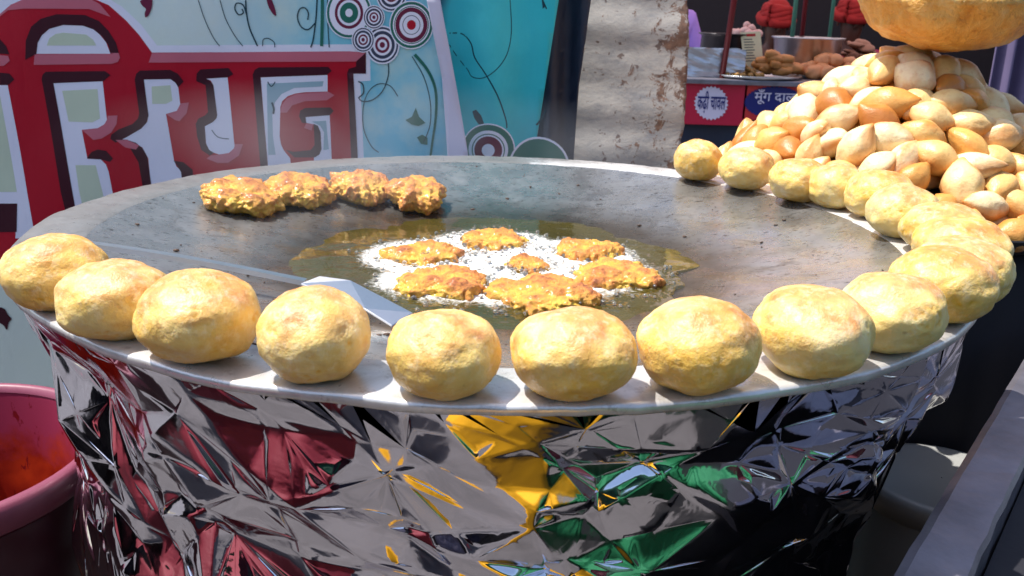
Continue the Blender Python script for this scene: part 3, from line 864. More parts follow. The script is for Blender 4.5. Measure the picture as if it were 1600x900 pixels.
for k, (a, b, w, h) in enumerate(BALLS):
    zc = 0.026
    p = on_z(a, b, zc)
    # keep it on the flat rim: slide along its sight line is not allowed, so slide on the rim itself
    rho = math.hypot(p.x, p.y)
    rho2 = min(max(rho, 0.40), 0.432)
    p = Vector((p.x * rho2 / rho, p.y * rho2 / rho, zc))
    half = w / 2 * depth(p) / FPX
    half = min(max(half, 0.031), 0.0405)
    hh = min(max(h / 2 * depth(p) / FPX * 0.98, 0.024), 0.031)
    p.z = 0.002 + hh * 0.86
    ball_pos.append((rho, rho2, half, hh))
    o = ball(k, p, half, hh, 3 + k * 4)
    tag(o, BL[k], 'dumpling', 'round dumplings set along the rim of the griddle')
print('BALLS', [tuple(round(x, 3) for x in q) for q in ball_pos])

# ------------------------------------------------------------------ burnt crumbs scattered over the steel
cv_, cf_ = [], []
cu_v, cu_f = ico(1)
for k in range(170):
    a = RNG.uniform(0, 2 * math.pi); r = 0.23 + 0.16 * RNG.random()
    x, y = r * math.cos(a), r * math.sin(a)
    s = 0.0006 + 0.0022 * RNG.random() ** 4
    P = cu_v * s * np.array([1 + RNG.random(), 0.7 + RNG.random() * 0.6, 0.5]) * (1 + 0.3 * vnoise(cu_v * 2 + k, k))[:, None]
    q = RNG.uniform(0, 6.28)
    P = P @ np.array([[math.cos(q), math.sin(q), 0], [-math.sin(q), math.cos(q), 0], [0, 0, 1]])
    cv_.append(P + np.array([x, y, bowl_z(r) + s * 0.3]))
    cf_.append(np.array(cu_f) + k * len(cu_v))
o = mk('crumbs', np.concatenate(cv_), np.concatenate(cf_).tolist(), plain('burnt crumb', (0.07, 0.035, 0.018, 1), 0.6, 0, 0.5, 200, 0), None, True)
tag(o, 'tiny burnt crumbs scattered over the bare steel of the griddle', 'crumbs', kind='stuff')

# ------------------------------------------------------------------ spatula
sp = empty('spatula', tuple(on_z(560, 470, -0.03)))
tag(sp, 'flat steel spatula with a long thin handle lying at the left of the oil', 'spatula')
hs, he = on_z(478, 441, -0.016), on_z(60, 372, 0.012)
dr = (he - hs).normalized(); sd = Vector((-dr.y, dr.x, 0)) * 0.0042; upv = Vector((0, 0, 0.0022))
V = []
N = 12
for k in range(N + 1):
    c = hs.lerp(he, k / N) + Vector((0, 0, 0.003 * math.sin(k / N * 3.1)))
    V += [c - sd - upv, c + sd - upv, c + sd + upv, c - sd + upv]
F = [(0, 1, 2, 3), (4 * N + 3, 4 * N + 2, 4 * N + 1, 4 * N)]
for k in range(N):
    for j in range(4):
        F.append((4 * k + j, 4 * k + 4 + j, 4 * k + 4 + (j + 1) % 4, 4 * k + (j + 1) % 4))
rel(mk('handle', V, F, M['steel'], None), sp)
top = [on_z(*q) for q in ((470, 446, -0.016), (500, 434, -0.012), (548, 441, -0.014), (645, 492, -0.026), (612, 512, -0.030), (570, 486, -0.022))]
bm = bmesh.new()
vs_ = [bm.verts.new(p) for p in top]
bm.faces.new(vs_)
bmesh.ops.triangulate(bm, faces=bm.faces)
o = rel(mkbm('blade', bm, M['steel']), sp)
md = o.modifiers.new('thickness', 'SOLIDIFY'); md.thickness = 0.0022
md = o.modifiers.new('edge', 'BEVEL'); md.width = 0.0006; md.segments = 1

# ------------------------------------------------------------------ crumpled foil skirt round the stove
NA, NZ = 900, 170
t1 = np.linspace(R(-205), R(25), NA)                 # front and sides, finely
t2 = np.linspace(R(25), R(155), 100)[1:-1]           # back, coarsely
TH = np.concatenate([t1, t2])
ZZ = np.concatenate([np.linspace(-0.004, -0.40, NZ), np.linspace(-0.41, -0.795, 40)])
tg, zg = np.meshgrid(TH, ZZ, indexing='ij')
tf, zf = tg.ravel(), zg.ravel()
rprof = np.interp(-zf, [0.0, 0.012, 0.03, 0.10, 0.19, 0.28, 0.45, 0.8], [0.4495, 0.4475, 0.441, 0.428, 0.416, 0.408, 0.400, 0.400])
side = np.cos(tf)                                     # -1 left .. 1 right
rprof = rprof + np.where(side > 0, -0.055 * np.clip((-zf - 0.10) / 0.25, 0, 1) * side, 0.022 * np.clip((-zf - 0.15) / 0.15, 0, 1) * -side)
U = tf * 0.43
Pq = np.stack([U, zf, 0 * U], 1)
from mathutils.geometry import delaunay_2d_cdt
def crumple(n, amp, ang, squash, seed):
    """creased paper: random nodes joined by straight folds, long in one direction, planar in between"""
    rs = np.random.default_rng(seed)
    ug, zg1 = t1 * 0.43, ZZ[:NZ]
    pu, pz_ = rs.uniform(ug[0] - 0.1, ug[-1] + 0.1, n), rs.uniform(-0.46, 0.04, n)
    ca, sa = math.cos(ang), math.sin(ang)
    A_ = np.stack([(pu * ca + pz_ * sa) * squash, -pu * sa + pz_ * ca], 1)
    vs3, _, tris, *_r = delaunay_2d_cdt([Vector(p) for p in A_], [], [], 0, 1e-7)
    vs3 = np.array([v[:] for v in vs3])
    su, sz = vs3[:, 0] / squash * ca - vs3[:, 1] * sa, vs3[:, 0] / squash * sa + vs3[:, 1] * ca
    hh_ = rs.uniform(-1, 1, len(vs3)) * amp
    FOLDS.append((su, sz, [list(t) for t in tris])) if n < 1000 else None
    out = np.zeros((NA, NZ))
    du, dz_ = ug[1] - ug[0], zg1[1] - zg1[0]
    for tr3 in tris:
        x, y, hv = su[tr3], sz[tr3], hh_[tr3]
        det = (x[1] - x[0]) * (y[2] - y[0]) - (x[2] - x[0]) * (y[1] - y[0])
        if abs(det) < 1e-12: continue
        i0, i1 = max(0, int((x.min() - ug[0]) / du)), min(NA, int((x.max() - ug[0]) / du) + 2)
        j0, j1 = max(0, int((y.max() - zg1[0]) / dz_)), min(NZ, int((y.min() - zg1[0]) / dz_) + 2)
        if i0 >= i1 or j0 >= j1: continue
        gu, gz = np.meshgrid(ug[i0:i1], zg1[j0:j1], indexing='ij')
        l1 = ((gu - x[0]) * (y[2] - y[0]) - (x[2] - x[0]) * (gz - y[0])) / det
        l2 = ((x[1] - x[0]) * (gz - y[0]) - (gu - x[0]) * (y[1] - y[0])) / det
        ins = (l1 >= -1e-6) & (l2 >= -1e-6) & (l1 + l2 <= 1 + 1e-6)
        val = hv[0] + l1 * (hv[1] - hv[0]) + l2 * (hv[2] - hv[0])
        out[i0:i1, j0:j1] = np.where(ins, val, out[i0:i1, j0:j1])
    return out
FOLDS = []
blk = crumple(200, 0.0115, R(-40), 0.55, 3) + crumple(620, 0.0066, R(-25), 0.6, 4)
mk_ = vnoise(np.stack([np.repeat(t1 * 0.43 * 7, NZ), np.tile(ZZ[:NZ] * 7, NA), np.zeros(NA * NZ)], 1), 91).reshape(NA, NZ)
blk += crumple(3000, 0.0026, R(30), 0.8, 6) * np.clip(0.5 + 1.3 * mk_, 0.10, 1)
# nodes and fold lines become the mesh itself: planar facets, sharp creases
ug0, ug1 = t1[0] * 0.43, t1[-1] * 0.43
def sample(u, z):
    fi = np.clip((u - ug0) / (ug1 - ug0) * (NA - 1), 0, NA - 1.001); fj = np.clip((z - ZZ[0]) / (ZZ[NZ - 1] - ZZ[0]) * (NZ - 1), 0, NZ - 1.001)
    i0, j0 = fi.astype(int), fj.astype(int); a_, b_ = fi - i0, fj - j0
    return (blk[i0, j0] * (1 - a_) * (1 - b_) + blk[i0 + 1, j0] * a_ * (1 - b_) + blk[i0, j0 + 1] * (1 - a_) * b_ + blk[i0 + 1, j0 + 1] * a_ * b_)
rs = np.random.default_rng(44)
pts2, edges2 = [], []
for su_, sz_, tri_ in FOLDS:                     # the big and the middle folds are fixed lines
    base_i = len(pts2)
    pts2 += list(zip(su_, sz_))
    for t3 in tri_:
        for q in range(3):
            e = (t3[q], t3[(q + 1) % 3])
            if e[0] < e[1]: edges2.append((base_i + e[0], base_i + e[1]))
zmin = -0.42
cand = np.stack([rs.uniform(ug0, ug1, 9000), rs.uniform(zmin, -0.006, 9000)], 1)
dn = vnoise(np.stack([cand[:, 0] * 8, cand[:, 1] * 8, 0 * cand[:, 0]], 1), 91)
cand = cand[rs.random(9000) < np.clip(0.32 + 0.7 * dn, 0.13, 1)]
pts2 += [tuple(p) for p in cand]
for k in range(400): pts2.append((ug0 + (ug1 - ug0) * k / 399, -0.004))
for k in range(200): pts2.append((ug0 + (ug1 - ug0) * k / 199, zmin - 0.05))
v2, _, t2_, *_r = delaunay_2d_cdt([Vector(p) for p in pts2], edges2, [], 0, 1e-6)
v2 = np.array([v[:] for v in v2])
t2_ = np.array([list(t) for t in t2_])
okp = (v2[:, 1] <= -0.0039) & (v2[:, 1] >= zmin - 0.051) & (v2[:, 0] >= ug0 - 1e-6) & (v2[:, 0] <= ug1 + 1e-6)
t2_ = t2_[okp[t2_].all(1)]
def foil_r(u, z):
    th_ = u / 0.43
    r0 = np.interp(-z, [0.0, 0.012, 0.03, 0.10, 0.19, 0.28, 0.45, 0.8], [0.4495, 0.4475, 0.441, 0.428, 0.416, 0.408, 0.400, 0.400])
    sd_ = np.cos(th_)
    return r0 + np.where(sd_ > 0, -0.055 * np.clip((-z - 0.10) / 0.25, 0, 1) * sd_, 0.022 * np.clip((-z - 0.15) / 0.15, 0, 1) * -sd_)
u_, z_ = v2[:, 0], v2[:, 1]
fd = np.clip((-z_ + 0.004) / 0.06, 0.06, 1)
jit = rs.uniform(-1, 1, len(u_)) * 0.0011
rad = foil_r(u_, z_) + (sample(u_, z_) * np.clip((z_ - zmin) / 0.05, 0, 1) + jit) * fd - 0.004 * fd
rad = np.minimum(rad, np.where(-z_ < 0.02, 0.4505, 0.46))
V = np.stack([rad * np.cos(u_ / 0.43), rad * np.sin(u_ / 0.43), z_], 1)
fs = mk('foil_skirt', V, t2_.tolist(), M['foil'], None, True)
md = fs.modifiers.new('finer', 'SUBSURF'); md.subdivision_type = 'SIMPLE'; md.levels = md.render_levels = 2
md = fs.modifiers.new('soft creases', 'SMOOTH'); md.factor = 0.5; md.iterations = 1
# the plain lower part and the back, out of sight
nb = len(V)
tag(fs, 'crumpled shiny foil sheet wrapped around the stove under the griddle', 'foil')
Vd, Fd = lathe([(0.36, GROUND + 0.001), (0.36, -0.04), (0.40, -0.03), (0.40, -0.012)], 96)
sv2 = mk('stove_drum', Vd, Fd, M['blacktray'], None, True)
tag(sv2, 'black iron stove drum hidden behind the foil under the griddle', 'stove')

# ------------------------------------------------------------------ bucket
m_b = NT('pink plastic bucket')
co = m_b.coord()
sep = m_b.n('SeparateXYZ'); m_b.l(co, sep.inputs[0])
hgt = m_b.n('MapRange'); hgt.inputs[1].default_value = 0.43; hgt.inputs[2].default_value = 0.53
m_b.l(m_b.math('ADD', sep.outputs[2], m_b.math('MULTIPLY', m_b.math('SUBTRACT', m_b.noise(co, 16, 6, 0.7), 0.5), 0.16)), hgt.inputs[0])
stain = m_b.ramp(hgt.outputs[0], [(0.25, G4(1)), (0.7, G4(0))])
splash = m_b.ramp(m_b.noise(co, 55, 4, 0.6, 0.3, (1, 1, 0.55)), [(0.62, G4(0)), (0.66, G4(1))])
c = m_b.mix(m_b.noise(co, 6, 4), srgb(112, 18, 46), srgb(164, 62, 92))
orange = m_b.ramp(m_b.noise(co, 25, 5), [(0.3, srgb(110, 10, 8)), (0.7, srgb(168, 50, 18))])
c = m_b.mix(stain, c, orange)
c = m_b.mix(splash, c, srgb(110, 12, 20))
m_b.col(c).set(Roughness=0.35)
m_out = plain('dark crimson plastic', (0.045, 0.006, 0.014, 1), 0.4, 0, 0.3, 8, 0.1)
m_rim = plain('dull pink plastic rim', srgb(128, 62, 84), 0.45, 0, 0.15, 18, 0.2)
bk = empty('bucket', (-0.605, -0.06, GROUND))
tag(bk, 'open pink plastic bucket stained with red sauce, left of the stove', 'bucket')
H = 0.55
V, F = lathe([(0.001, 0.012), (0.118, 0.012), (0.125, 0.03), (0.166, H - 0.012), (0.168, H - 0.004)], 72)
o = mk('inside', V, [f[::1] for f in F], m_b.m, bk, True)
V, F = lathe([(0.001, 0.0), (0.124, 0.0), (0.130, 0.01), (0.1715, H - 0.035)], 72)
mk('outside', V, F, m_out, bk, True)
V, F = lathe([(0.1665, H - 0.006), (0.169, H + 0.001), (0.175, H + 0.003), (0.181, H), (0.183, H - 0.008), (0.182, H - 0.026), (0.176, H - 0.031), (0.171, H - 0.030)], 72)
mk('rim', V, F, m_rim, bk, True)
V, F = lathe([(0.001, 0.13), (0.14, 0.13)], 48)
mk('sauce', V, F, plain('red sauce', srgb(120, 8, 6), 0.15, 0, 0.3, 14, 0.3), bk, True)

# ------------------------------------------------------------------ heap of puris on a tray, on a cloth-covered stand
PC = Vector((0.588, 0.455, -0.03))
st = empty('stand', (PC.x, PC.y, GROUND))
tag(st, 'stand draped in black cloth under the puri tray', 'stand')
n = 180
V, F = [], []
for k in range(n):
    a = 2 * math.pi * k / n
    for j, (r_, z) in enumerate(((0.001, 0.745), (0.27, 0.745), (0.278, 0.738), (0.28, 0.6), (0.285, 0.3), (0.29, 0.002))):
        f_ = 0 if j < 3 else 0.012 * (j - 2) / 3 * math.sin(a * 17 + 2 * math.sin(a * 3))
        V.append(((r_ + f_) * math.cos(a), (r_ + f_) * math.sin(a), z))
for k in range(n):
    k2 = (k + 1) % n
    for j in range(5): F.append((k * 6 + j, k2 * 6 + j, k2 * 6 + j + 1, k * 6 + j + 1))
mk('cloth', V, F, M['black'], st, True)
tr = empty('tray', (PC.x, PC.y, -0.052))
tag(tr, 'round black iron tray under the heap of puris', 'tray')
V, F = lathe([(0.001, 0.0), (0.295, 0.0), (0.312, 0.018), (0.316, 0.0185), (0.318, 0.016), (0.300, -0.003), (0.001, -0.003)], 96)
mk('pan', V, F, M['blacktray'], tr, True)

def puri_mesh(seed):
    d = IV4.copy()
    a, b, c_ = 0.0325, 0.0218, 0.0205
    P = d.copy()
    t = np.abs(d[:, 0])
    pinch = 1 - 0.34 * t ** 2.0
    P[:, 0] = d[:, 0] * (1 + 0.10 * t ** 3)
    P[:, 1] *= pinch * (1 + 0.05 * vnoise(d * 1.3 + seed, seed))
    P[:, 2] *= pinch
    s = 1 + 0.05 * vnoise(d * 1.5 + seed * 2, seed + 1) + 0.018 * fbm(d * 5 + seed, 2, seed + 2)
    ridge = np.clip(1 - np.abs(d[:, 2] + 0.08 * vnoise(d * 2, seed + 4)) / 0.14, 0, 1)
    s = s + 0.05 * ridge * np.clip(0.5 + vnoise(d * 4, seed + 5), 0, 1) - 0.05 * np.clip(vnoise(d * 2.2 + seed * 4, seed + 9) - 0.3, 0, 1)
    seam = np.clip(1.05 - np.abs(d[:, 2]) / 0.62 + 0.35 * vnoise(d * 1.7 + seed, seed + 8), 0, 1) * 0.8 + 0.5 * np.clip(np.abs(d[:, 0]) - 0.6, 0, 1)
    rnd = np.random.default_rng(seed)
    P = P * s[:, None] * np.array([a * rnd.uniform(0.86, 1.12), b * rnd.uniform(0.92, 1.12), c_ * rnd.uniform(0.88, 1.08)])
    me = bpy.data.meshes.new('puri')
    me.from_pydata(P.tolist(), [], IF4)
    me.polygons.foreach_set('use_smooth', [True] * len(me.polygons))
    me.materials.append(M['puri'])
    attr(me, 'seam', seam)
    return me
IV4, IF4 = ico(4)
PM = [puri_mesh(100 + 13 * k) for k in range(12)]
HR, HH = 0.31, 0.225
def heap(r): return HH * (1 - (r / HR) ** 1.35) if r < HR else 0
rp = random.Random(5)
pts = []
tries = 0
while tries < 60000 and len(pts) < 298:
    tries += 1
    a = rp.uniform(0, 2 * math.pi); r = HR * math.sqrt(rp.random()) * 0.97
    x, y = r * math.cos(a), r * math.sin(a)
    top = heap(r)
    shell = 0.0 if tries < 22000 else 1.0
    z = max(0.018, top - 0.004 - (0.034 + 0.012 * rp.random()) * shell - 0.012 * rp.random())
    if shell and top < 0.05: continue
    if all((x - p[0]) ** 2 + (y - p[1]) ** 2 + ((z - p[2]) * 1.15) ** 2 > (0.0355 if not shell else 0.034) ** 2 for p in pts):
        pts.append((x, y, z, shell))
print('PURIS', len(pts))
for k, (x, y, z, shell) in enumerate(pts):
    o = bpy.data.objects.new('puri', PM[k % len(PM)])
    COL.objects.link(o)
    r = math.hypot(x, y)
    slope = HH * 1.35 * (max(r, 0.02) / HR) ** 0.35 / HR
    nrm = Vector((x / max(r, 1e-4) * slope, y / max(r, 1e-4) * slope, 1)).normalized()
    q = nrm.to_track_quat('Z', 'Y') @ Matrix.Rotation(rp.uniform(0, 6.28), 3, 'Z').to_quaternion() @ Matrix.Rotation(rp.gauss(0, 0.6), 3, 'X').to_quaternion() @ Matrix.Rotation(rp.gauss(0, 0.45), 3, 'Y').to_quaternion()
    o.rotation_mode = 'QUATERNION'
    o.rotation_quaternion = q
    o.location = (PC.x + x, PC.y + y, -0.05 + z)
    s = rp.uniform(0.88, 1.14)
    o.scale = (s, s, s)
    u = rp.random()
    tone = rp.uniform(0.0, 0.25) if u < 0.46 else rp.uniform(0.3, 0.62) if u < 0.86 else rp.uniform(0.7, 1.0)
    o['tone'] = tone
    kind = 'floury white' if tone < 0.13 else 'pale cream' if tone < 0.27 else 'honey' if tone < 0.46 else 'golden' if tone < 0.65 else 'amber' if tone < 0.85 else 'dark brown'
    size = 'small' if s < 0.95 else 'plump' if s > 1.07 else 'oval'
    front = -y
    if front < -0.10: where = 'on the far side of the heap'
    elif r < 0.09: where = 'high up under the big bread'
    elif x < -0.20: where = 'at the left foot of the heap'
    elif r > 0.21: where = 'low at the heap front, ' + ('left' if x < -0.08 else 'right' if x > 0.05 else 'middle')
    else: where = 'halfway up the heap, ' + ('left slope' if x < -0.09 else 'right slope' if x > 0.06 else 'facing the griddle')
    tip = abs((q @ Vector((1, 0, 0))).z)
    lie = 'lying flat' if tip < 0.3 else 'tipped on end' if tip > 0.72 else 'slanting'
    tag(o, f'{size} {kind} puffed puri {lie} {where}', 'puri', 'puffed puris heaped on the tray')

# -- the giant puffed bread on top
d = IV5.copy()
lens = np.sign(d[:, 2]) * np.abs(d[:, 2]) ** 1.0
az = np.arctan2(d[:, 1], d[:, 0])
rim_n = 1 + 0.03 * vnoise(np.stack([np.cos(az) * 2, np.sin(az) * 2, 0 * az], 1), 77)
seam = np.clip(1 - np.abs(d[:, 2]) / 0.10, 0, 1)
nz1 = fbm(d * 2.4 + 4, 3, 71); nz2 = fbm(d * 9 + 4, 3, 75)
s = rim_n * (1 + 0.035 * nz1 + 0.010 * nz2 + 0.035 * seam * (0.6 + vnoise(d * 9, 79)))
P = np.stack([d[:, 0] * 0.130 * s, d[:, 1] * 0.125 * s, np.where(lens > 0, lens * 0.070, lens * 0.078) * (1 + 0.05 * nz1 + 0.02 * nz2)], 1)
br = mk('puffed_bread', P, IF5, M['bread'], None, True)
w = on_y(1492, -12, 0.42)
br.location = (w.x, w.y, w.z)
br.rotation_euler = (R(5), R(-6), 0.4)
tag(br, 'giant golden puffed fried bread balanced on top of the puri heap', 'bread')

# ------------------------------------------------------------------ right hand cart edge and the pale canister
a0, a1 = on_z(1378, 930, -0.15), on_z(1608, 548, -0.15)
a0.z = a1.z = -0.15
dr = (a1 - a0).normalized()
a0 = a0 - dr * 0.02
a1 = a1 + dr * 0.10
nr = Vector((dr.y, -dr.x, 0))                             # towards the right
cart = empty('cart', ((a0.x + a1.x) / 2, (a0.y + a1.y) / 2, GROUND))
tag(cart, 'black cart with a worn grey steel angle edge at the lower right', 'cart')
V = []
sec = [(0, 0.0), (0.006, 0.002), (0.040, 0.0), (0.043, -0.004), (0.043, -0.05), (0.039, -0.05), (0.038, -0.006), (0.004, -0.005), (0.0, -0.005)]
NN = 24
for k in range(NN + 1):
    c = a0.lerp(a1, k / NN)
    for u_, v_ in sec:
        p = c + nr * (u_ + 0.0012 * mnoise.noise((k * 0.9, u_ * 30, 2)))
        V.append((p.x, p.y, p.z + v_ + 0.0008 * mnoise.noise((k * 0.7, u_ * 40, 7))))
F = []
ns = len(sec)
for k in range(NN):
    for j in range(ns):
        F.append((k * ns + j, k * ns + (j + 1) % ns, (k + 1) * ns + (j + 1) % ns, (k + 1) * ns + j))
rel(mk('angle_edge', V, F, M['oldsteel'], None), cart)
V = []
q0, q1 = a0 + nr * 0.045, a1 + nr * 0.045
for z in (-0.175, GROUND):
    for p in (q0, q0 + nr * 0.45, q1 + nr * 0.45, q1):
        V.append((p.x, p.y, z))
rel(mk('body', V, [(3, 2, 1, 0), (4, 5, 6, 7), (0, 1, 5, 4), (1, 2, 6, 5), (2, 3, 7, 6), (3, 0, 4, 7)], M['black'], None), cart)

cn = empty('canister', (0.545, 0.075, GROUND))
tag(cn, 'pale grey tin canister between the foil and the cart edge', 'canister')
V, F = lathe([(0.001, 0.002), (0.088, 0.002), (0.09, 0.006), (0.09, 0.47), (0.087, 0.475)], 56)
mk('body', V, F, plain('pale tin', (0.28, 0.28, 0.27, 1), 0.5, 0.2, 0.2, 15, 0.2), cn, True)
V, F = lathe([(0.001, 0.484), (0.075, 0.482), (0.083, 0.486), (0.092, 0.484), (0.0935, 0.476), (0.0935, 0.455), (0.091, 0.455)], 56)
mk('lid', V, F, plain('dull white lid', (0.36, 0.36, 0.35, 1), 0.5, 0.2, 0.15, 15, 0.2), cn, True)

# ------------------------------------------------------------------ the food stall across the lane
SY = 2.8
def SPt(a, b, Y=SY): return on_y(a, b, Y)
TOPZ = SPt(1180, 125).z
DK = dict(
    red=plain('red painted board', srgb(196, 22, 60), 0.45, 0, 0.18, 6, 0.1), orange=plain('orange red painted board', srgb(206, 48, 50), 0.45, 0, 0.18, 6, 0.1),
    redpole=plain('red painted pipe', srgb(120, 12, 24), 0.4, 0, 0.2, 12, 0.1), greenpole=plain('green painted pipe', srgb(88, 150, 126), 0.4, 0, 0.15, 12, 0.1),
    signwhite=plain('white sign paint', srgb(226, 214, 232), 0.5, 0, 0.04, 8, 0), signblue=plain('blue sign paint', srgb(24, 30, 110), 0.5, 0, 0.1, 8, 0),
    darkpot=plain('sooty pot', (0.03, 0.028, 0.032, 1), 0.3, 0.6, 0.4, 14, 0.3), lilac=plain('lilac cotton', srgb(176, 140, 226), 0.8, 0, 0.1, 12, 0.3),
    turban=plain('scarlet turban cloth', srgb(160, 24, 22), 0.8, 0, 0.2, 20, 0.4), skin=plain('brown skin', srgb(84, 48, 36), 0.5, 0, 0.1, 12, 0.1),
    magenta=plain('magenta cotton', srgb(150, 20, 74), 0.8, 0, 0.2, 12, 0.3), darkcloth=plain('dark blue cotton', srgb(34, 34, 62), 0.8, 0, 0.2, 12, 0.3),
    card=plain('cream menu card', srgb(238, 224, 180), 0.6, 0, 0.05, 10, 0), ink=plain('dark grey print', srgb(70, 60, 66), 0.6, 0, 0.05, 10, 0), redink=plain('red print', srgb(190, 30, 30), 0.6, 0, 0.05, 10, 0),
    laddu=plain('pale sweet', srgb(222, 176, 164), 0.7, 0, 0.15, 60, 0.4), kachori=plain('browned kachori', srgb(206, 136, 84), 0.5, 0, 0.25, 40, 0.4),
    small=plain('green brown dal fritter', srgb(150, 108, 44), 0.5, 0, 0.45, 60, 0.6), longf=plain('amber fritter', srgb(200, 130, 66), 0.5, 0, 0.3, 50, 0.5),
    biscuit=plain('dark seeded biscuit', srgb(158, 106, 78), 0.6, 0, 0.35, 60, 0.4), bagm=plain('pale plastic bag', srgb(196, 206, 236), 0.25, 0, 0.15, 10, 0.4))

ct = empty('stall_counter', (1.3, SY, GROUND))
tag(ct, 'red painted stall counter with Hindi signs behind the rusty sheet', 'stall counter')
def ybox(name, p0, p1, y0, y1, mat, parent, bev=0.004):
    a, b = SPt(*p0, SY), SPt(*p1, SY)
    return rel(mkbm(name, box_bm((min(a.x, b.x), y0, min(a.z, b.z)), (max(a.x, b.x), y1, max(a.z, b.z)), bev), mat), parent)
ybox('panel', (1020, 127), (1163, 197), SY, SY + 0.03, DK['red'], ct)
ybox('panel', (1164, 127), (1282, 191), SY, SY + 0.03, DK['orange'], ct)
ybox('panel', (1283, 127), (1500, 191), SY, SY + 0.03, DK['red'], ct)
xl, xr_ = SPt(1000, 125).x, SPt(1520, 125).x
rel(mkbm('top', box_bm((xl, SY - 0.03, TOPZ - 0.02), (xr_, SY + 1.1, TOPZ), 0.004), M['oldsteel']), ct)
zb = SPt(1100, 192).z
rel(mkbm('cloth', box_bm((xl + 0.02, SY + 0.05, GROUND), (xr_ - 0.02, SY + 1.05, zb + 0.02), 0.004), M['navy']), ct)

def burst(cx, cy, r, n, depth_, sy=1.0):
    return [(cx + r * (1 if k % 2 else 1 - depth_) * math.cos(math.pi * k / n), cy + sy * r * (1 if k % 2 else 1 - depth_) * math.sin(math.pi * k / n)) for k in range(2 * n)]
def put_poly(name, pts, yoff, mat, parent):
    bm = bmesh.new()
    flat_poly(bm, [(SPt(a, b).x, SPt(a, b).z) for a, b in pts])
    for v in bm.verts: v.co.y = SY - yoff
    for f in bm.faces:
        f.normal_update()
        if f.normal.y > 0: f.normal_flip()
    return rel(mkbm(name, bm, mat), parent)
def put_text(txt, px0, px1, py0, py1, yoff, mat, parent, name='lettering', bold=0.0):
    cu = bpy.data.curves.new(name, 'FONT')
    cu.body = txt
    cu.size = 1.0
    cu.offset = bold
    to = bpy.data.objects.new('tmp', cu)
    COL.objects.link(to)
    bpy.context.view_layer.update()
    dg = bpy.context.evaluated_depsgraph_get()
    me = bpy.data.meshes.new_from_object(to.evaluated_get(dg))
    bpy.data.objects.remove(to)
    P = np.array([v.co[:] for v in me.vertices])
    if not len(P): return None
    a, b = SPt(px0, py1), SPt(px1, py0)
    lo, hi = P.min(0), P.max(0)
    Q = [(a.x + (p[0] - lo[0]) / (hi[0] - lo[0]) * (b.x - a.x), SY - yoff, a.z + (p[1] - lo[1]) / (hi[1] - lo[1]) * (b.z - a.z)) for p in P]
    for v, q in zip(me.vertices, Q): v.co = q
    me.materials.clear(); me.materials.append(mat)
    o = bpy.data.objects.new(name, me)
    COL.objects.link(o)
    return rel(o, parent)
sb_ = put_poly('sign_burst', burst(1111, 161, 27, 26, 0.10), 0.003, DK['signwhite'], ct)
sub(put_text('कढ़ी चावल', 1088, 1135, 143, 176, 0.006, DK['signblue'], ct, bold=0.012), sb_)
sv_o = put_poly('sign_oval', burst(1210, 160, 48, 40, 0.05, 0.53), 0.003, DK['signblue'], ct)
sub(put_text('मूँग दाल', 1177, 1244, 141, 162, 0.006, DK['signwhite'], ct, bold=0.012), sv_o)

# -- posts and the dark canopy
cp = empty('stall_canopy', (1.6, 4.4, GROUND))
tag(cp, 'dark cloth shelter over the food stall in the background', 'canopy')
bx_ = lambda n_, lo, hi, m_: rel(mkbm(n_, box_bm(lo, hi, 0.003), m_), cp)
tr_m = NT('magenta translucent canopy cloth')
tb = tr_m.n('BsdfTranslucent'); tb.inputs['Color'].default_value = (0.66, 0.50, 0.50, 1)
mx = tr_m.n('MixShader'); mx.inputs[0].default_value = 0.65
tr_m.col((0.45, 0.20, 0.26, 1)).set(Roughness=0.8)
tr_m.l(tr_m.b.outputs[0], mx.inputs[1]); tr_m.l(tb.outputs[0], mx.inputs[2])
tr_m.l(mx.outputs[0], tr_m.t.nodes['Material Output'].inputs['Surface'])
rel(mk('roof', [(0.35, 2.45, 1.25), (4.6, 2.45, 1.25), (4.6, 6.6, 1.29), (0.35, 6.6, 1.29)], [(0, 1, 2, 3)], tr_m.m), cp)
bx_('back_cloth', (0.2, 6.55, GROUND), (4.8, 6.60, 1.25), M['black'])
bx_('side_cloth', (4.55, 2.7, GROUND), (4.60, 6.54, 1.25), M['black'])
def pole(name, a, b, Y, thick, mat, label):
    p0, p1 = on_y(a[0], a[1], Y), on_y(b[0], b[1], Y)
    d = (p0 - p1) / (p0.z - p1.z)
    lo = p1 + d * (TOPZ + 0.001 - p1.z)
    hi = p1 + d * (1.249 - p1.z)
    r = thick / 2 * depth(p1) / FPX
    o = mkbm(name, tube_bm([Vector((0, 0, 0)), hi - lo], r, 14), mat, None, True)
    o.location = lo
    tag(o, label, 'pole', 'poles of the food stall')
pole('pole', (1147, 0), (1128, 122), SY + 0.05, 9, DK['redpole'], 'thick dark red pole at the left of the food stall')
pole('pole', (1244, 0), (1238, 56), SY + 0.55, 7, DK['greenpole'], 'green pole rising behind the steel basin, left one')
pole('pole', (1259, 0), (1253, 56), SY + 0.62, 7, DK['redpole'], 'thin red pole between the two green poles')
pole('pole', (1303, 0), (1296, 57), SY + 0.70, 6, DK['greenpole'], 'green pole at the right end of the steel basin')

def ctop(a, y): # x on the counter top at depth y below px column a
    d = (on_y(a, 110, y)); return d.x
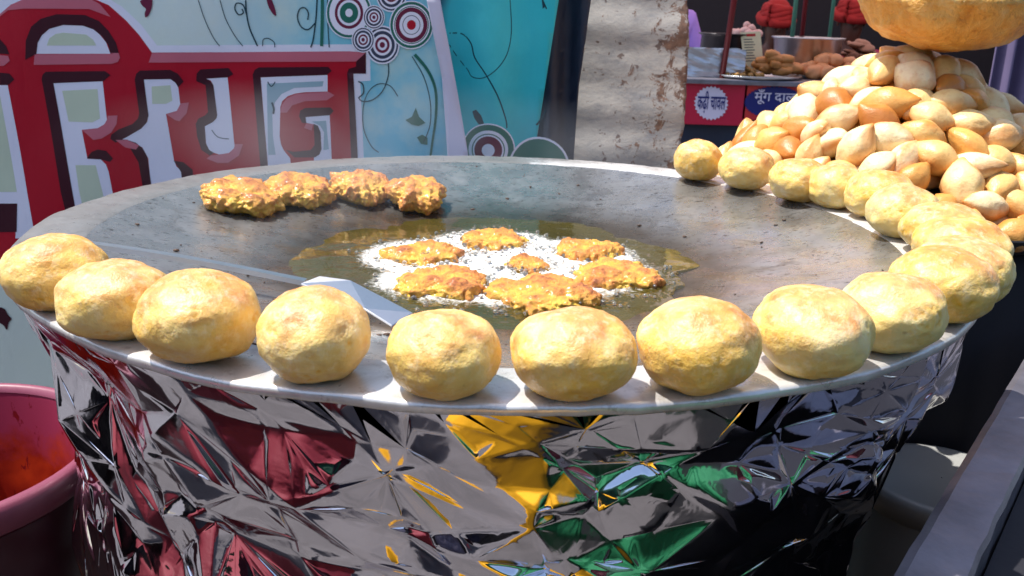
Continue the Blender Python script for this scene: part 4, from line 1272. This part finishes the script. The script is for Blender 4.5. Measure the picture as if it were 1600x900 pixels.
# -- vessels
def vessel(name, label, cat, a, y, rad, prof, mat, z0=None):
    o = empty(name, (ctop(a, y), y, TOPZ + 0.001 if z0 is None else z0))
    tag(o, label, cat)
    V, F = lathe([(r * rad, z) for r, z in prof], 48)
    return o, mk('body', V, F, mat, o, True)
bz = on_y(1257, 58, SY + 0.45)
bs, bb = vessel('steel_basin', 'wide shiny steel basin standing at the back of the stall', 'basin', 1257, SY + 0.45, 54 * depth(bz) / FPX,
       [(0.001, 0.0), (0.80, 0.0), (0.86, 0.015), (0.97, (bz.z - TOPZ) - 0.006), (1.03, bz.z - TOPZ), (1.03, bz.z - TOPZ - 0.006), (0.95, bz.z - TOPZ - 0.012), (0.84, 0.02), (0.001, 0.012)], M['steel'])
pz = on_y(1125, 52, SY + 0.35)
pt_, pb = vessel('cooking_pot', 'dark sooty cooking pot at the left of the stall carrying pale sweets', 'pot', 1130, SY + 0.35, 42 * depth(pz) / FPX,
       [(0.001, 0.0), (0.85, 0.0), (0.95, 0.03), (0.92, pz.z - TOPZ - 0.012), (1.02, pz.z - TOPZ), (1.02, pz.z - TOPZ - 0.005), (0.001, pz.z - TOPZ - 0.02)], DK['darkpot'])
# foil-lined box on the left
fb = SPt(1123, 76, SY + 0.12)
bm = box_bm((SPt(1060, 100, SY + 0.08).x, SY + 0.06, TOPZ + 0.001), (SPt(1162, 100, SY + 0.08).x, SY + 0.20, fb.z), 0.0)
bmesh.ops.delete(bm, geom=[f for f in bm.faces if f.normal.z > 0.9], context='FACES')
bmesh.ops.subdivide_edges(bm, edges=bm.edges[:], cuts=9, use_grid_fill=True)
for v in bm.verts:
    v.co += Vector((mnoise.noise(v.co * 40), mnoise.noise(v.co * 40 + Vector((9, 0, 0))), 0.3 * mnoise.noise(v.co * 30))) * 0.007
o = mkbm('foil_box', bm, plain('dull foil', (0.55, 0.54, 0.57, 1), 0.38, 0.9, 0.2, 30, 0.4), None, False)
o.modifiers.new('thickness', 'SOLIDIFY').thickness = 0.002
tag(o, 'crumpled foil lined box at the left end of the stall', 'box')
# menu card
mc = empty('menu_card', (SPt(1176, 95, SY + 0.25).x, SY + 0.25, TOPZ))
tag(mc, 'small cream menu card with a red heading standing among the food', 'menu card')
def card(name, pts, y, mat, t=0.0):
    w_ = [on_y(a, b, SY + 0.25) for a, b in pts]
    V = [(p.x, y, p.z) for p in w_]
    n_ = len(V)
    F = [tuple(range(n_))[::-1]]
    if t:
        V += [(p.x, y + t, p.z) for p in w_]
        F = [tuple(range(n_))[::-1], tuple(range(n_, 2 * n_))] + [(k, (k + 1) % n_, n_ + (k + 1) % n_, n_ + k) for k in range(n_)]
    return rel(mk(name, V, F, mat), mc)
brd = card('board', [(1157, 51), (1188, 49), (1194, 112), (1164, 114)], SY + 0.25, DK['card'], 0.004)
sub(card('heading', [(1166, 53), (1180, 52.5), (1180.5, 56.5), (1166.5, 57)], SY + 0.249, DK['redink']), brd)
for k in range(9):
    y_ = 61 + k * 4.2
    sub(card('text_line', [(1162 + k * 0.35, y_), (1175 + (k * 7) % 5 + k * 0.3, y_ - 0.4), (1175 + (k * 7) % 5 + k * 0.3, y_ + 0.9), (1162 + k * 0.35, y_ + 1.3)], SY + 0.249, DK['ink']), brd)

# -- food on trays
def food_tray(a, y, w_px, label):
    x = ctop(a, y)
    r = w_px / 2 * depth(Vector((x, y, TOPZ))) / FPX
    o = empty('serving_tray', (x, y, TOPZ + 0.001))
    tag(o, label, 'tray')
    V, F = lathe([(0.001, 0.003), (r * 0.9, 0.003), (r, 0.014), (r * 1.02, 0.013), (r * 0.92, 0.0), (0.001, 0.0)], 48)
    mk('pan', V, F, M['steel'], o, True)
    return Vector((x, y, TOPZ + 0.004)), r
def blob_mesh(name, sc, seed, mat, sub=3):
    IVs, IFs = ico(sub)
    P = IVs * np.array(sc) * (1 + 0.14 * fbm(IVs * 1.8 + seed, 3, seed))[:, None]
    me = bpy.data.meshes.new(name)
    me.from_pydata(P.tolist(), [], IFs)
    me.polygons.foreach_set('use_smooth', [True] * len(me.polygons))
    me.materials.append(mat)
    return me
rq = random.Random(3)
def mound(name, meshes, centre, rad, hgt, sep, count, label, cat, group, flat=0.5, x0=-9, x1=9):
    pts_ = []
    t_ = 0
    while len(pts_) < count and t_ < 20000:
        t_ += 1
        a = rq.uniform(0, 6.283); r = rad * math.sqrt(rq.random())
        x, y = r * math.cos(a), r * math.sin(a)
        if not x0 <= x <= x1: continue
        z = max(sep * 0.4, hgt * (1 - (r / rad) ** 1.4) - rq.random() * sep * 0.8)
        if all((x - p[0]) ** 2 + (y - p[1]) ** 2 + (z - p[2]) ** 2 > (sep * 0.86) ** 2 for p in pts_): pts_.append((x, y, z))
    for k, p in enumerate(pts_):
        o = bpy.data.objects.new(name, meshes[k % len(meshes)])
        COL.objects.link(o)
        o.location = centre + Vector(p)
        o.rotation_euler = (rq.gauss(0, flat), rq.gauss(0, flat), rq.uniform(0, 6.28))
        s = rq.uniform(0.85, 1.15); o.scale = (s, s, s)
        row = 'at the foot of' if p[2] < hgt * 0.33 else 'on the top of' if p[2] > hgt * 0.7 else 'on the slope of'
        sd_ = 'left' if p[0] < -rad * 0.3 else 'right' if p[0] > rad * 0.3 else 'middle'
        tag(o, label.format(row, sd_), cat, group)
c1, r1 = food_tray(1180, SY + 0.14, 140, 'low steel tray of fritters at the front of the background stall')
pxm = depth(c1) / FPX
SMM = [blob_mesh('small_fritter', (4.6 * pxm, 4.2 * pxm, 3.6 * pxm), k, DK['small'], 2) for k in range(4)]
mound('small_fritter', SMM, c1 + Vector((-0.075, -0.01, 0)), 0.105, 0.055, 9.5 * pxm, 90, 'tiny green brown dal fritter {0} the small mound, {1} side', 'fritter', 'tiny fritters on the stall tray')
LGM = [blob_mesh('long_fritter', (17 * pxm, 8 * pxm, 8 * pxm), 20 + k, DK['longf'], 3) for k in range(3)]
for k, (a, b) in enumerate(((1207, 86), (1225, 93), (1196, 96), (1214, 102), (1232, 104), (1200, 108), (1222, 111), (1240, 108), (1190, 103), (1212, 92))):
    w = on_y(a, b, SY + 0.16 + 0.01 * (k % 3))
    o = bpy.data.objects.new('long_fritter', LGM[k % 3]); COL.objects.link(o)
    o.location = (w.x, w.y, max(w.z, TOPZ + 0.02))
    o.rotation_euler = (rq.gauss(0, 0.2), rq.gauss(0, 0.15), rq.gauss(0.1, 0.4))
    tag(o, 'long amber fritter ' + ['crowning the pile beside the menu card', 'high on the right of the amber pile', 'beside the tiny fritters, upper left', 'in the middle of the amber pile', 'on the right slope of the amber pile', 'low on the left of the amber pile', 'low in the middle of the amber pile', 'at the right tip of the amber pile', 'at the left edge of the amber pile', 'just below the crown of the amber pile'][k], 'fritter', 'long fritters on the stall tray')
c2, r2 = food_tray(1292, SY + 0.30, 130, 'steel tray of browned kachoris at the right of the background stall')
KM = [blob_mesh('kachori', (13.5 * pxm, 13 * pxm, 10.5 * pxm), 40 + k, DK['kachori'], 3) for k in range(4)]
mound('kachori', KM, c2 + Vector((0, -0.03, 0)), 0.145, 0.10, 22 * pxm, 46, 'round browned kachori {0} the stall heap, {1} side', 'kachori', 'kachoris on the stall tray')
BM_ = [blob_mesh('biscuit', (16 * pxm, 13 * pxm, 4.5 * pxm), 60 + k, DK['biscuit'], 3) for k in range(3)]
c3 = Vector((ctop(1338, SY + 0.5), SY + 0.5, TOPZ + 0.002))
mound('biscuit', BM_, c3, 0.10, 0.17, 17 * pxm, 34, 'flat dark biscuit {0} the back pile, {1} side', 'biscuit', 'flat biscuits at the back of the stall', 0.35)
c4 = Vector((pt_.location.x + 0.085, SY + 0.35, pz.z - 0.012))
LM = [blob_mesh('sweet', (7 * pxm, 7 * pxm, 6.6 * pxm), 80 + k, DK['laddu'], 2) for k in range(3)]
mound('sweet', LM, c4, 0.058, 0.055, 13 * pxm, 16, 'pale round sweet {0} the little pile on the dark pot, {1} side', 'sweet', 'pale round sweets on the pot')

# -- people at the stall
def person(loc, shirt, label, turban=True, lean=0.0, rot=0.0, seat=0.32):
    root = empty('person', loc)
    root.rotation_euler = (0, 0, rot)
    tag(root, label, 'person')
    h = seat
    J = {'pel': (0, 0, h + 0.06), 'spine': (0, 0.01, h + 0.24), 'chest': (0, -0.01, h + 0.42), 'neck': (0, -0.005, h + 0.55), 'jaw': (0, -0.03, h + 0.61), 'head': (0, -0.012, h + 0.69), 'crown': (0, 0.0, h + 0.755)}
    rad = {'pel': (0.15, 0.12), 'spine': (0.14, 0.10), 'chest': (0.155, 0.105), 'neck': (0.052, 0.052), 'jaw': (0.062, 0.066), 'head': (0.078, 0.092), 'crown': (0.055, 0.065)}
    E_ = [('pel', 'spine'), ('spine', 'chest'), ('chest', 'neck'), ('neck', 'jaw'), ('jaw', 'head'), ('head', 'crown')]
    for s, n_ in ((-1, 'l'), (1, 'r')):
        J.update({'sh' + n_: (s * 0.17, 0, h + 0.46), 'el' + n_: (s * 0.235, -0.05, h + 0.22), 'wr' + n_: (s * 0.16, -0.25, h + 0.17), 'ha' + n_: (s * 0.13, -0.33, h + 0.165),
                  'hip' + n_: (s * 0.10, -0.05, h + 0.03), 'kn' + n_: (s * 0.20, -0.42, h + 0.04), 'an' + n_: (s * 0.17, -0.36, 0.08), 'to' + n_: (s * 0.18, -0.50, 0.035)})
        rad.update({'sh' + n_: (0.062, 0.062), 'el' + n_: (0.044, 0.044), 'wr' + n_: (0.028, 0.028), 'ha' + n_: (0.036, 0.02), 'hip' + n_: (0.088, 0.088), 'kn' + n_: (0.06, 0.06), 'an' + n_: (0.036, 0.036), 'to' + n_: (0.036, 0.026)})
        E_ += [('chest', 'sh' + n_), ('sh' + n_, 'el' + n_), ('el' + n_, 'wr' + n_), ('wr' + n_, 'ha' + n_), ('pel', 'hip' + n_), ('hip' + n_, 'kn' + n_), ('kn' + n_, 'an' + n_), ('an' + n_, 'to' + n_)]
    names = list(J)
    me = bpy.data.meshes.new('body')
    me.from_pydata([J[k] for k in names], [(names.index(a), names.index(b)) for a, b in E_], [])
    me.materials.append(DK['skin'])
    o = link(bpy.data.objects.new('body', me), root)
    o.modifiers.new('skin', 'SKIN')
    sv = me.skin_vertices[0].data
    for k, nm in enumerate(names):
        sv[k].radius = rad[nm]
        sv[k].use_root = nm == 'pel'
    md = o.modifiers.new('sub', 'SUBSURF'); md.levels = md.render_levels = 2
    for m_ in o.modifiers:
        if m_.type == 'SKIN': m_.use_smooth_shade = True
    # shirt: the same trunk and arms, a little larger, open at neck and wrists
    keep = ['pel', 'spine', 'chest', 'shl', 'shr', 'ell', 'elr', 'hipl', 'hipr', 'knl', 'knr']
    me2 = bpy.data.meshes.new('clothes')
    me2.from_pydata([J[k] for k in keep], [(keep.index(a), keep.index(b)) for a, b in E_ if a in keep and b in keep], [])
    me2.materials.append(shirt)
    o2 = link(bpy.data.objects.new('clothes', me2), root)
    o2.modifiers.new('skin', 'SKIN').use_smooth_shade = True
    sv = me2.skin_vertices[0].data
    for k, nm in enumerate(keep):
        sv[k].radius = tuple(q * 1.12 + 0.012 for q in rad[nm]); sv[k].use_root = nm == 'pel'
    md = o2.modifiers.new('sub', 'SUBSURF'); md.levels = md.render_levels = 2
    hd = Vector(J['head'])
    if turban:
        bm = bmesh.new()
        for q in range(7):
            a0_ = q * 0.9
            pts_ = []
            for k in range(33):
                a = 2 * math.pi * k / 32
                tl = 0.030 * math.sin(a + a0_) + 0.007 * q
                pts_.append(hd + Vector(((0.098 - 0.006 * q) * math.cos(a), (0.108 - 0.006 * q) * math.sin(a), 0.035 + tl)))
            tube_bm(pts_, 0.028, 8, bm)
        bmesh.ops.create_uvsphere(bm, u_segments=24, v_segments=12, radius=0.085, matrix=Matrix.Translation(hd + Vector((0, 0, 0.075))))
        mkbm('turban', bm, DK['turban'], root, True)
    else:
        bm = bmesh.new()
        bmesh.ops.create_uvsphere(bm, u_segments=24, v_segments=12, radius=0.092, matrix=Matrix.Translation(hd + Vector((0, 0.022, 0.03))))
        mkbm('hair', bm, M['black'], root, True)
    for s in (-1, 1):
        bm = bmesh.new(); bmesh.ops.create_uvsphere(bm, u_segments=10, v_segments=8, radius=0.011, matrix=Matrix.Translation(hd + Vector((s * 0.032, -0.088, 0.0))))
        mkbm('eye', bm, M['white'], o, True)
        bm = bmesh.new(); bmesh.ops.create_uvsphere(bm, u_segments=10, v_segments=8, radius=0.018, matrix=Matrix.Translation(hd + Vector((s * 0.082, 0.005, -0.01))) @ Matrix.Diagonal((0.5, 0.8, 1.5, 1)))
        mkbm('ear', bm, DK['skin'], o, True)
    bm = bmesh.new(); bmesh.ops.create_cone(bm, segments=8, radius1=0.017, radius2=0.006, depth=0.045, cap_ends=True, matrix=Matrix.Translation(hd + Vector((0, -0.098, -0.022))) @ Matrix.Rotation(0.35, 4, 'X'))
    mkbm('nose', bm, DK['skin'], o, True)
    # a low stool
    so_ = empty('stool', loc)
    so_.rotation_euler = (0, 0, rot)
    tag(so_, 'low red wooden stool under the person ' + label.split('person ')[1].split(' wearing')[0].split(',')[0], 'stool')
    wood = DK['redpole']
    mkbm('seat', box_bm((-0.17, -0.15, seat - 0.065), (0.17, 0.15, seat - 0.035), 0.006), wood, so_)
    for sx in (-1, 1):
        for sy_ in (-1, 1):
            mkbm('leg', box_bm((sx * 0.14 - 0.018, sy_ * 0.12 - 0.018, 0), (sx * 0.14 + 0.018, sy_ * 0.12 + 0.018, seat - 0.065), 0.003), wood, so_)
    return root
def seat_at(a, b, Y, **kw):
    w = on_y(a, b, Y)                       # px of the middle of the head
    seat = (w.z - GROUND) - 0.69
    return dict(loc=(w.x, Y, GROUND), seat=seat)
person(shirt=DK['darkcloth'], label='seated person in dark clothes wearing a red turban behind the steel basin', **seat_at(1211, 38, 5.0))
person(shirt=DK['magenta'], label='seated person in magenta clothes wearing a red turban, partly behind the bread', **seat_at(1330, 32, 5.0))
person(shirt=DK['lilac'], label='seated person in a lilac shirt, mostly behind the rusty sheet', turban=False, rot=0.2, **seat_at(1030, -40, 4.1))

# -- a lilac cloth hanging beyond the heap at the right edge
V, F = [], []
w0, w1 = on_y(1568, 20, 2.2), on_y(1760, 20, 2.2)
for j in range(13):
    for i in range(61):
        x = w0.x + (w1.x - w0.x) * i / 60
        V.append((x, 2.2 + 0.03 * math.sin(i * 0.7), -0.35 + (1.25 + 0.35) * j / 12))
for j in range(12):
    for i in range(60): F.append((j * 61 + i, j * 61 + i + 1, (j + 1) * 61 + i + 1, (j + 1) * 61 + i))
o = mk('hanging_cloth', V, F, plain('dusky lilac cloth', srgb(104, 92, 124), 0.8, 0, 0.15, 10, 0.2), None, True)
o.modifiers.new('thickness', 'SOLIDIFY').thickness = 0.003
tag(o, 'dusky lilac cloth hanging beyond the puri heap at the right edge', 'cloth')

# ------------------------------------------------------------------ unseen cloths added round the viewer to darken and tint the foil
tn = empty('added_back_drapes', (0, -3.0, GROUND))  # added to keep the low sky out of the foil mirror
tag(tn, 'row of unseen dark stalls behind the viewer, mirrored in the foil', 'drapes')
pal = [srgb(70, 8, 30), srgb(14, 16, 46), srgb(30, 26, 30), srgb(90, 84, 100), srgb(12, 64, 46), srgb(14, 80, 54), srgb(74, 10, 30), srgb(20, 18, 30)]
def drape(name, p, q, z0, z1, mat, parent, fold=0.04, nf=6):
    V, F = [], []
    p, q = Vector((p[0], p[1], 0)), Vector((q[0], q[1], 0))
    n_ = nf * 8
    nn = Vector((-(q - p).y, (q - p).x, 0)).normalized()
    for i in range(n_ + 1):
        c = p.lerp(q, i / n_) + nn * fold * math.sin(i / 8 * 2 * math.pi)
        V += [(c.x, c.y, z0), (c.x, c.y, z1)]
    F = [(2 * i, 2 * i + 2, 2 * i + 3, 2 * i + 1) for i in range(n_)]
    o = mk(name, V, F, mat, None, True)
    o.modifiers.new('thickness', 'SOLIDIFY').thickness = 0.004
    return rel(o, parent)
xs = np.linspace(-3.6, 3.6, 9)
for k in range(8):
    drape('curtain', (xs[k], -3.2), (xs[k + 1], -3.2), GROUND + 0.02, 0.75, plain('added drape cloth', pal[k], 0.8, 0, 0.2, 6, 0.2), tn, 0.03)
tr_ = empty('added_side_drapes', (2.6, -1.4, GROUND))  # unseen, added so the foil darkens on its right
tag(tr_, 'unseen dark curtains added right of the viewer to darken the foil', 'drapes')
ys = np.linspace(-3.1, 0.4, 5)
for k in range(4):
    drape('curtain', (2.6, ys[k]), (2.6, ys[k + 1]), GROUND + 0.02, 0.75, plain('added drape cloth', pal[(k + 4) % 8], 0.8, 0, 0.2, 6, 0.2), tr_, 0.03)
tl_ = empty('added_left_drapes', (-1.3, -1.1, GROUND))  # added close by so the left foil mirrors dark cloth, not ground
tag(tl_, 'unseen maroon and navy curtains added left of the viewer to darken the foil', 'drapes')
ys = np.linspace(-2.2, -0.35, 4)
for k in range(3):
    drape('curtain', (-1.3, ys[k]), (-1.3, ys[k + 1]), GROUND + 0.02, 0.35, plain('added drape cloth', pal[(k * 5) % 8], 0.8, 0, 0.2, 6, 0.2), tl_, 0.03)
def bundle(name, label, loc, rx, ry, hgt, c, seed):
    IVs, IFs = ico(4)
    P = np.sign(IVs) * np.abs(IVs) ** 0.75 * np.array([rx, ry, hgt / 2]) * (1 + 0.10 * fbm(IVs * 2 + seed, 3, seed))[:, None]
    P[:, 2] = np.maximum(P[:, 2], -hgt / 2)
    o = mk(name, P, IFs, plain(name.replace('_', ' '), c, 0.75, 0, 0.15, 12, 0.3), None, True)
    o.location = (loc[0], loc[1], GROUND + hgt / 2)
    tag(o, label, 'cloth bundle')
bundle('added_yellow_bundle', 'bright yellow cloth bundle added out of view to put yellow in the foil', (0.11, -0.93), 0.16, 0.12, 0.60, srgb(236, 170, 12), 5)  # added below the view only to reflect yellow in the foil
gc = empty('added_green_drape', (0.85, -1.05, GROUND))  # unseen low cloth, added to reflect green into the foil
tag(gc, 'unseen low dark green cloth screen right of the viewer, mirrored in the foil', 'cloth screen')
drape('curtain', (0.31, -1.02), (1.0, -0.64), GROUND + 0.01, -0.14, plain('dark green cloth', srgb(14, 104, 64), 0.8, 0, 0.25, 7, 0.3), gc, 0.03, 5)
bundle('added_maroon_bundle', 'maroon cloth bundle added out of view to redden the foil reflection', (-0.80, -0.80), 0.34, 0.24, 0.55, srgb(120, 14, 34), 14)  # added out of view to give the left foil a maroon reflection

# ------------------------------------------------------------------ thin blue smoke rising off the hot pan
sv_, sf_ = ico(4)
sm_ = mk('smoke', sv_ * np.array([0.36, 0.27, 0.075]), sf_, None, None, True)
sm_.location = (-0.16, 0.12, 0.062)
ms = bpy.data.materials.new('frying smoke')
ms.use_nodes = True
nt_ = ms.node_tree
nt_.nodes.clear()
out = nt_.nodes.new('ShaderNodeOutputMaterial')
pv = nt_.nodes.new('ShaderNodeVolumePrincipled')
pv.inputs['Color'].default_value = (0.93, 0.93, 0.97, 1)
pv.inputs['Anisotropy'].default_value = 0.2
tc = nt_.nodes.new('ShaderNodeTexCoord')
nn_ = nt_.nodes.new('ShaderNodeTexNoise'); nn_.inputs['Scale'].default_value = 6.5; nn_.inputs['Detail'].default_value = 2.5; nn_.inputs['Distortion'].default_value = 0.8
ra = nt_.nodes.new('ShaderNodeValToRGB'); ra.color_ramp.elements[0].position = 0.40; ra.color_ramp.elements[1].position = 0.72
le = nt_.nodes.new('ShaderNodeVectorMath'); le.operation = 'DIVIDE'; le.inputs[1].default_value = (0.36, 0.27, 0.075)
ln = nt_.nodes.new('ShaderNodeVectorMath'); ln.operation = 'LENGTH'
fa = nt_.nodes.new('ShaderNodeMapRange'); fa.inputs[1].default_value = 1.0; fa.inputs[2].default_value = 0.35; fa.inputs[3].default_value = 0.0; fa.inputs[4].default_value = 1.0
mu = nt_.nodes.new('ShaderNodeMath'); mu.operation = 'MULTIPLY'
m2 = nt_.nodes.new('ShaderNodeMath'); m2.operation = 'MULTIPLY'; m2.inputs[1].default_value = 1.3
L_ = nt_.links.new
L_(tc.outputs['Object'], nn_.inputs['Vector']); L_(nn_.outputs['Fac'], ra.inputs[0])
L_(tc.outputs['Object'], le.inputs[0]); L_(le.outputs[0], ln.inputs[0]); L_(ln.outputs['Value'], fa.inputs[0])
L_(ra.outputs[0], mu.inputs[0]); L_(fa.outputs[0], mu.inputs[1]); L_(mu.outputs[0], m2.inputs[0]); L_(m2.outputs[0], pv.inputs['Density'])
L_(pv.outputs[0], out.inputs['Volume'])
sm_.data.materials.append(ms)
tag(sm_, 'thin pale smoke drifting over the left of the hot griddle', 'smoke', kind='stuff')
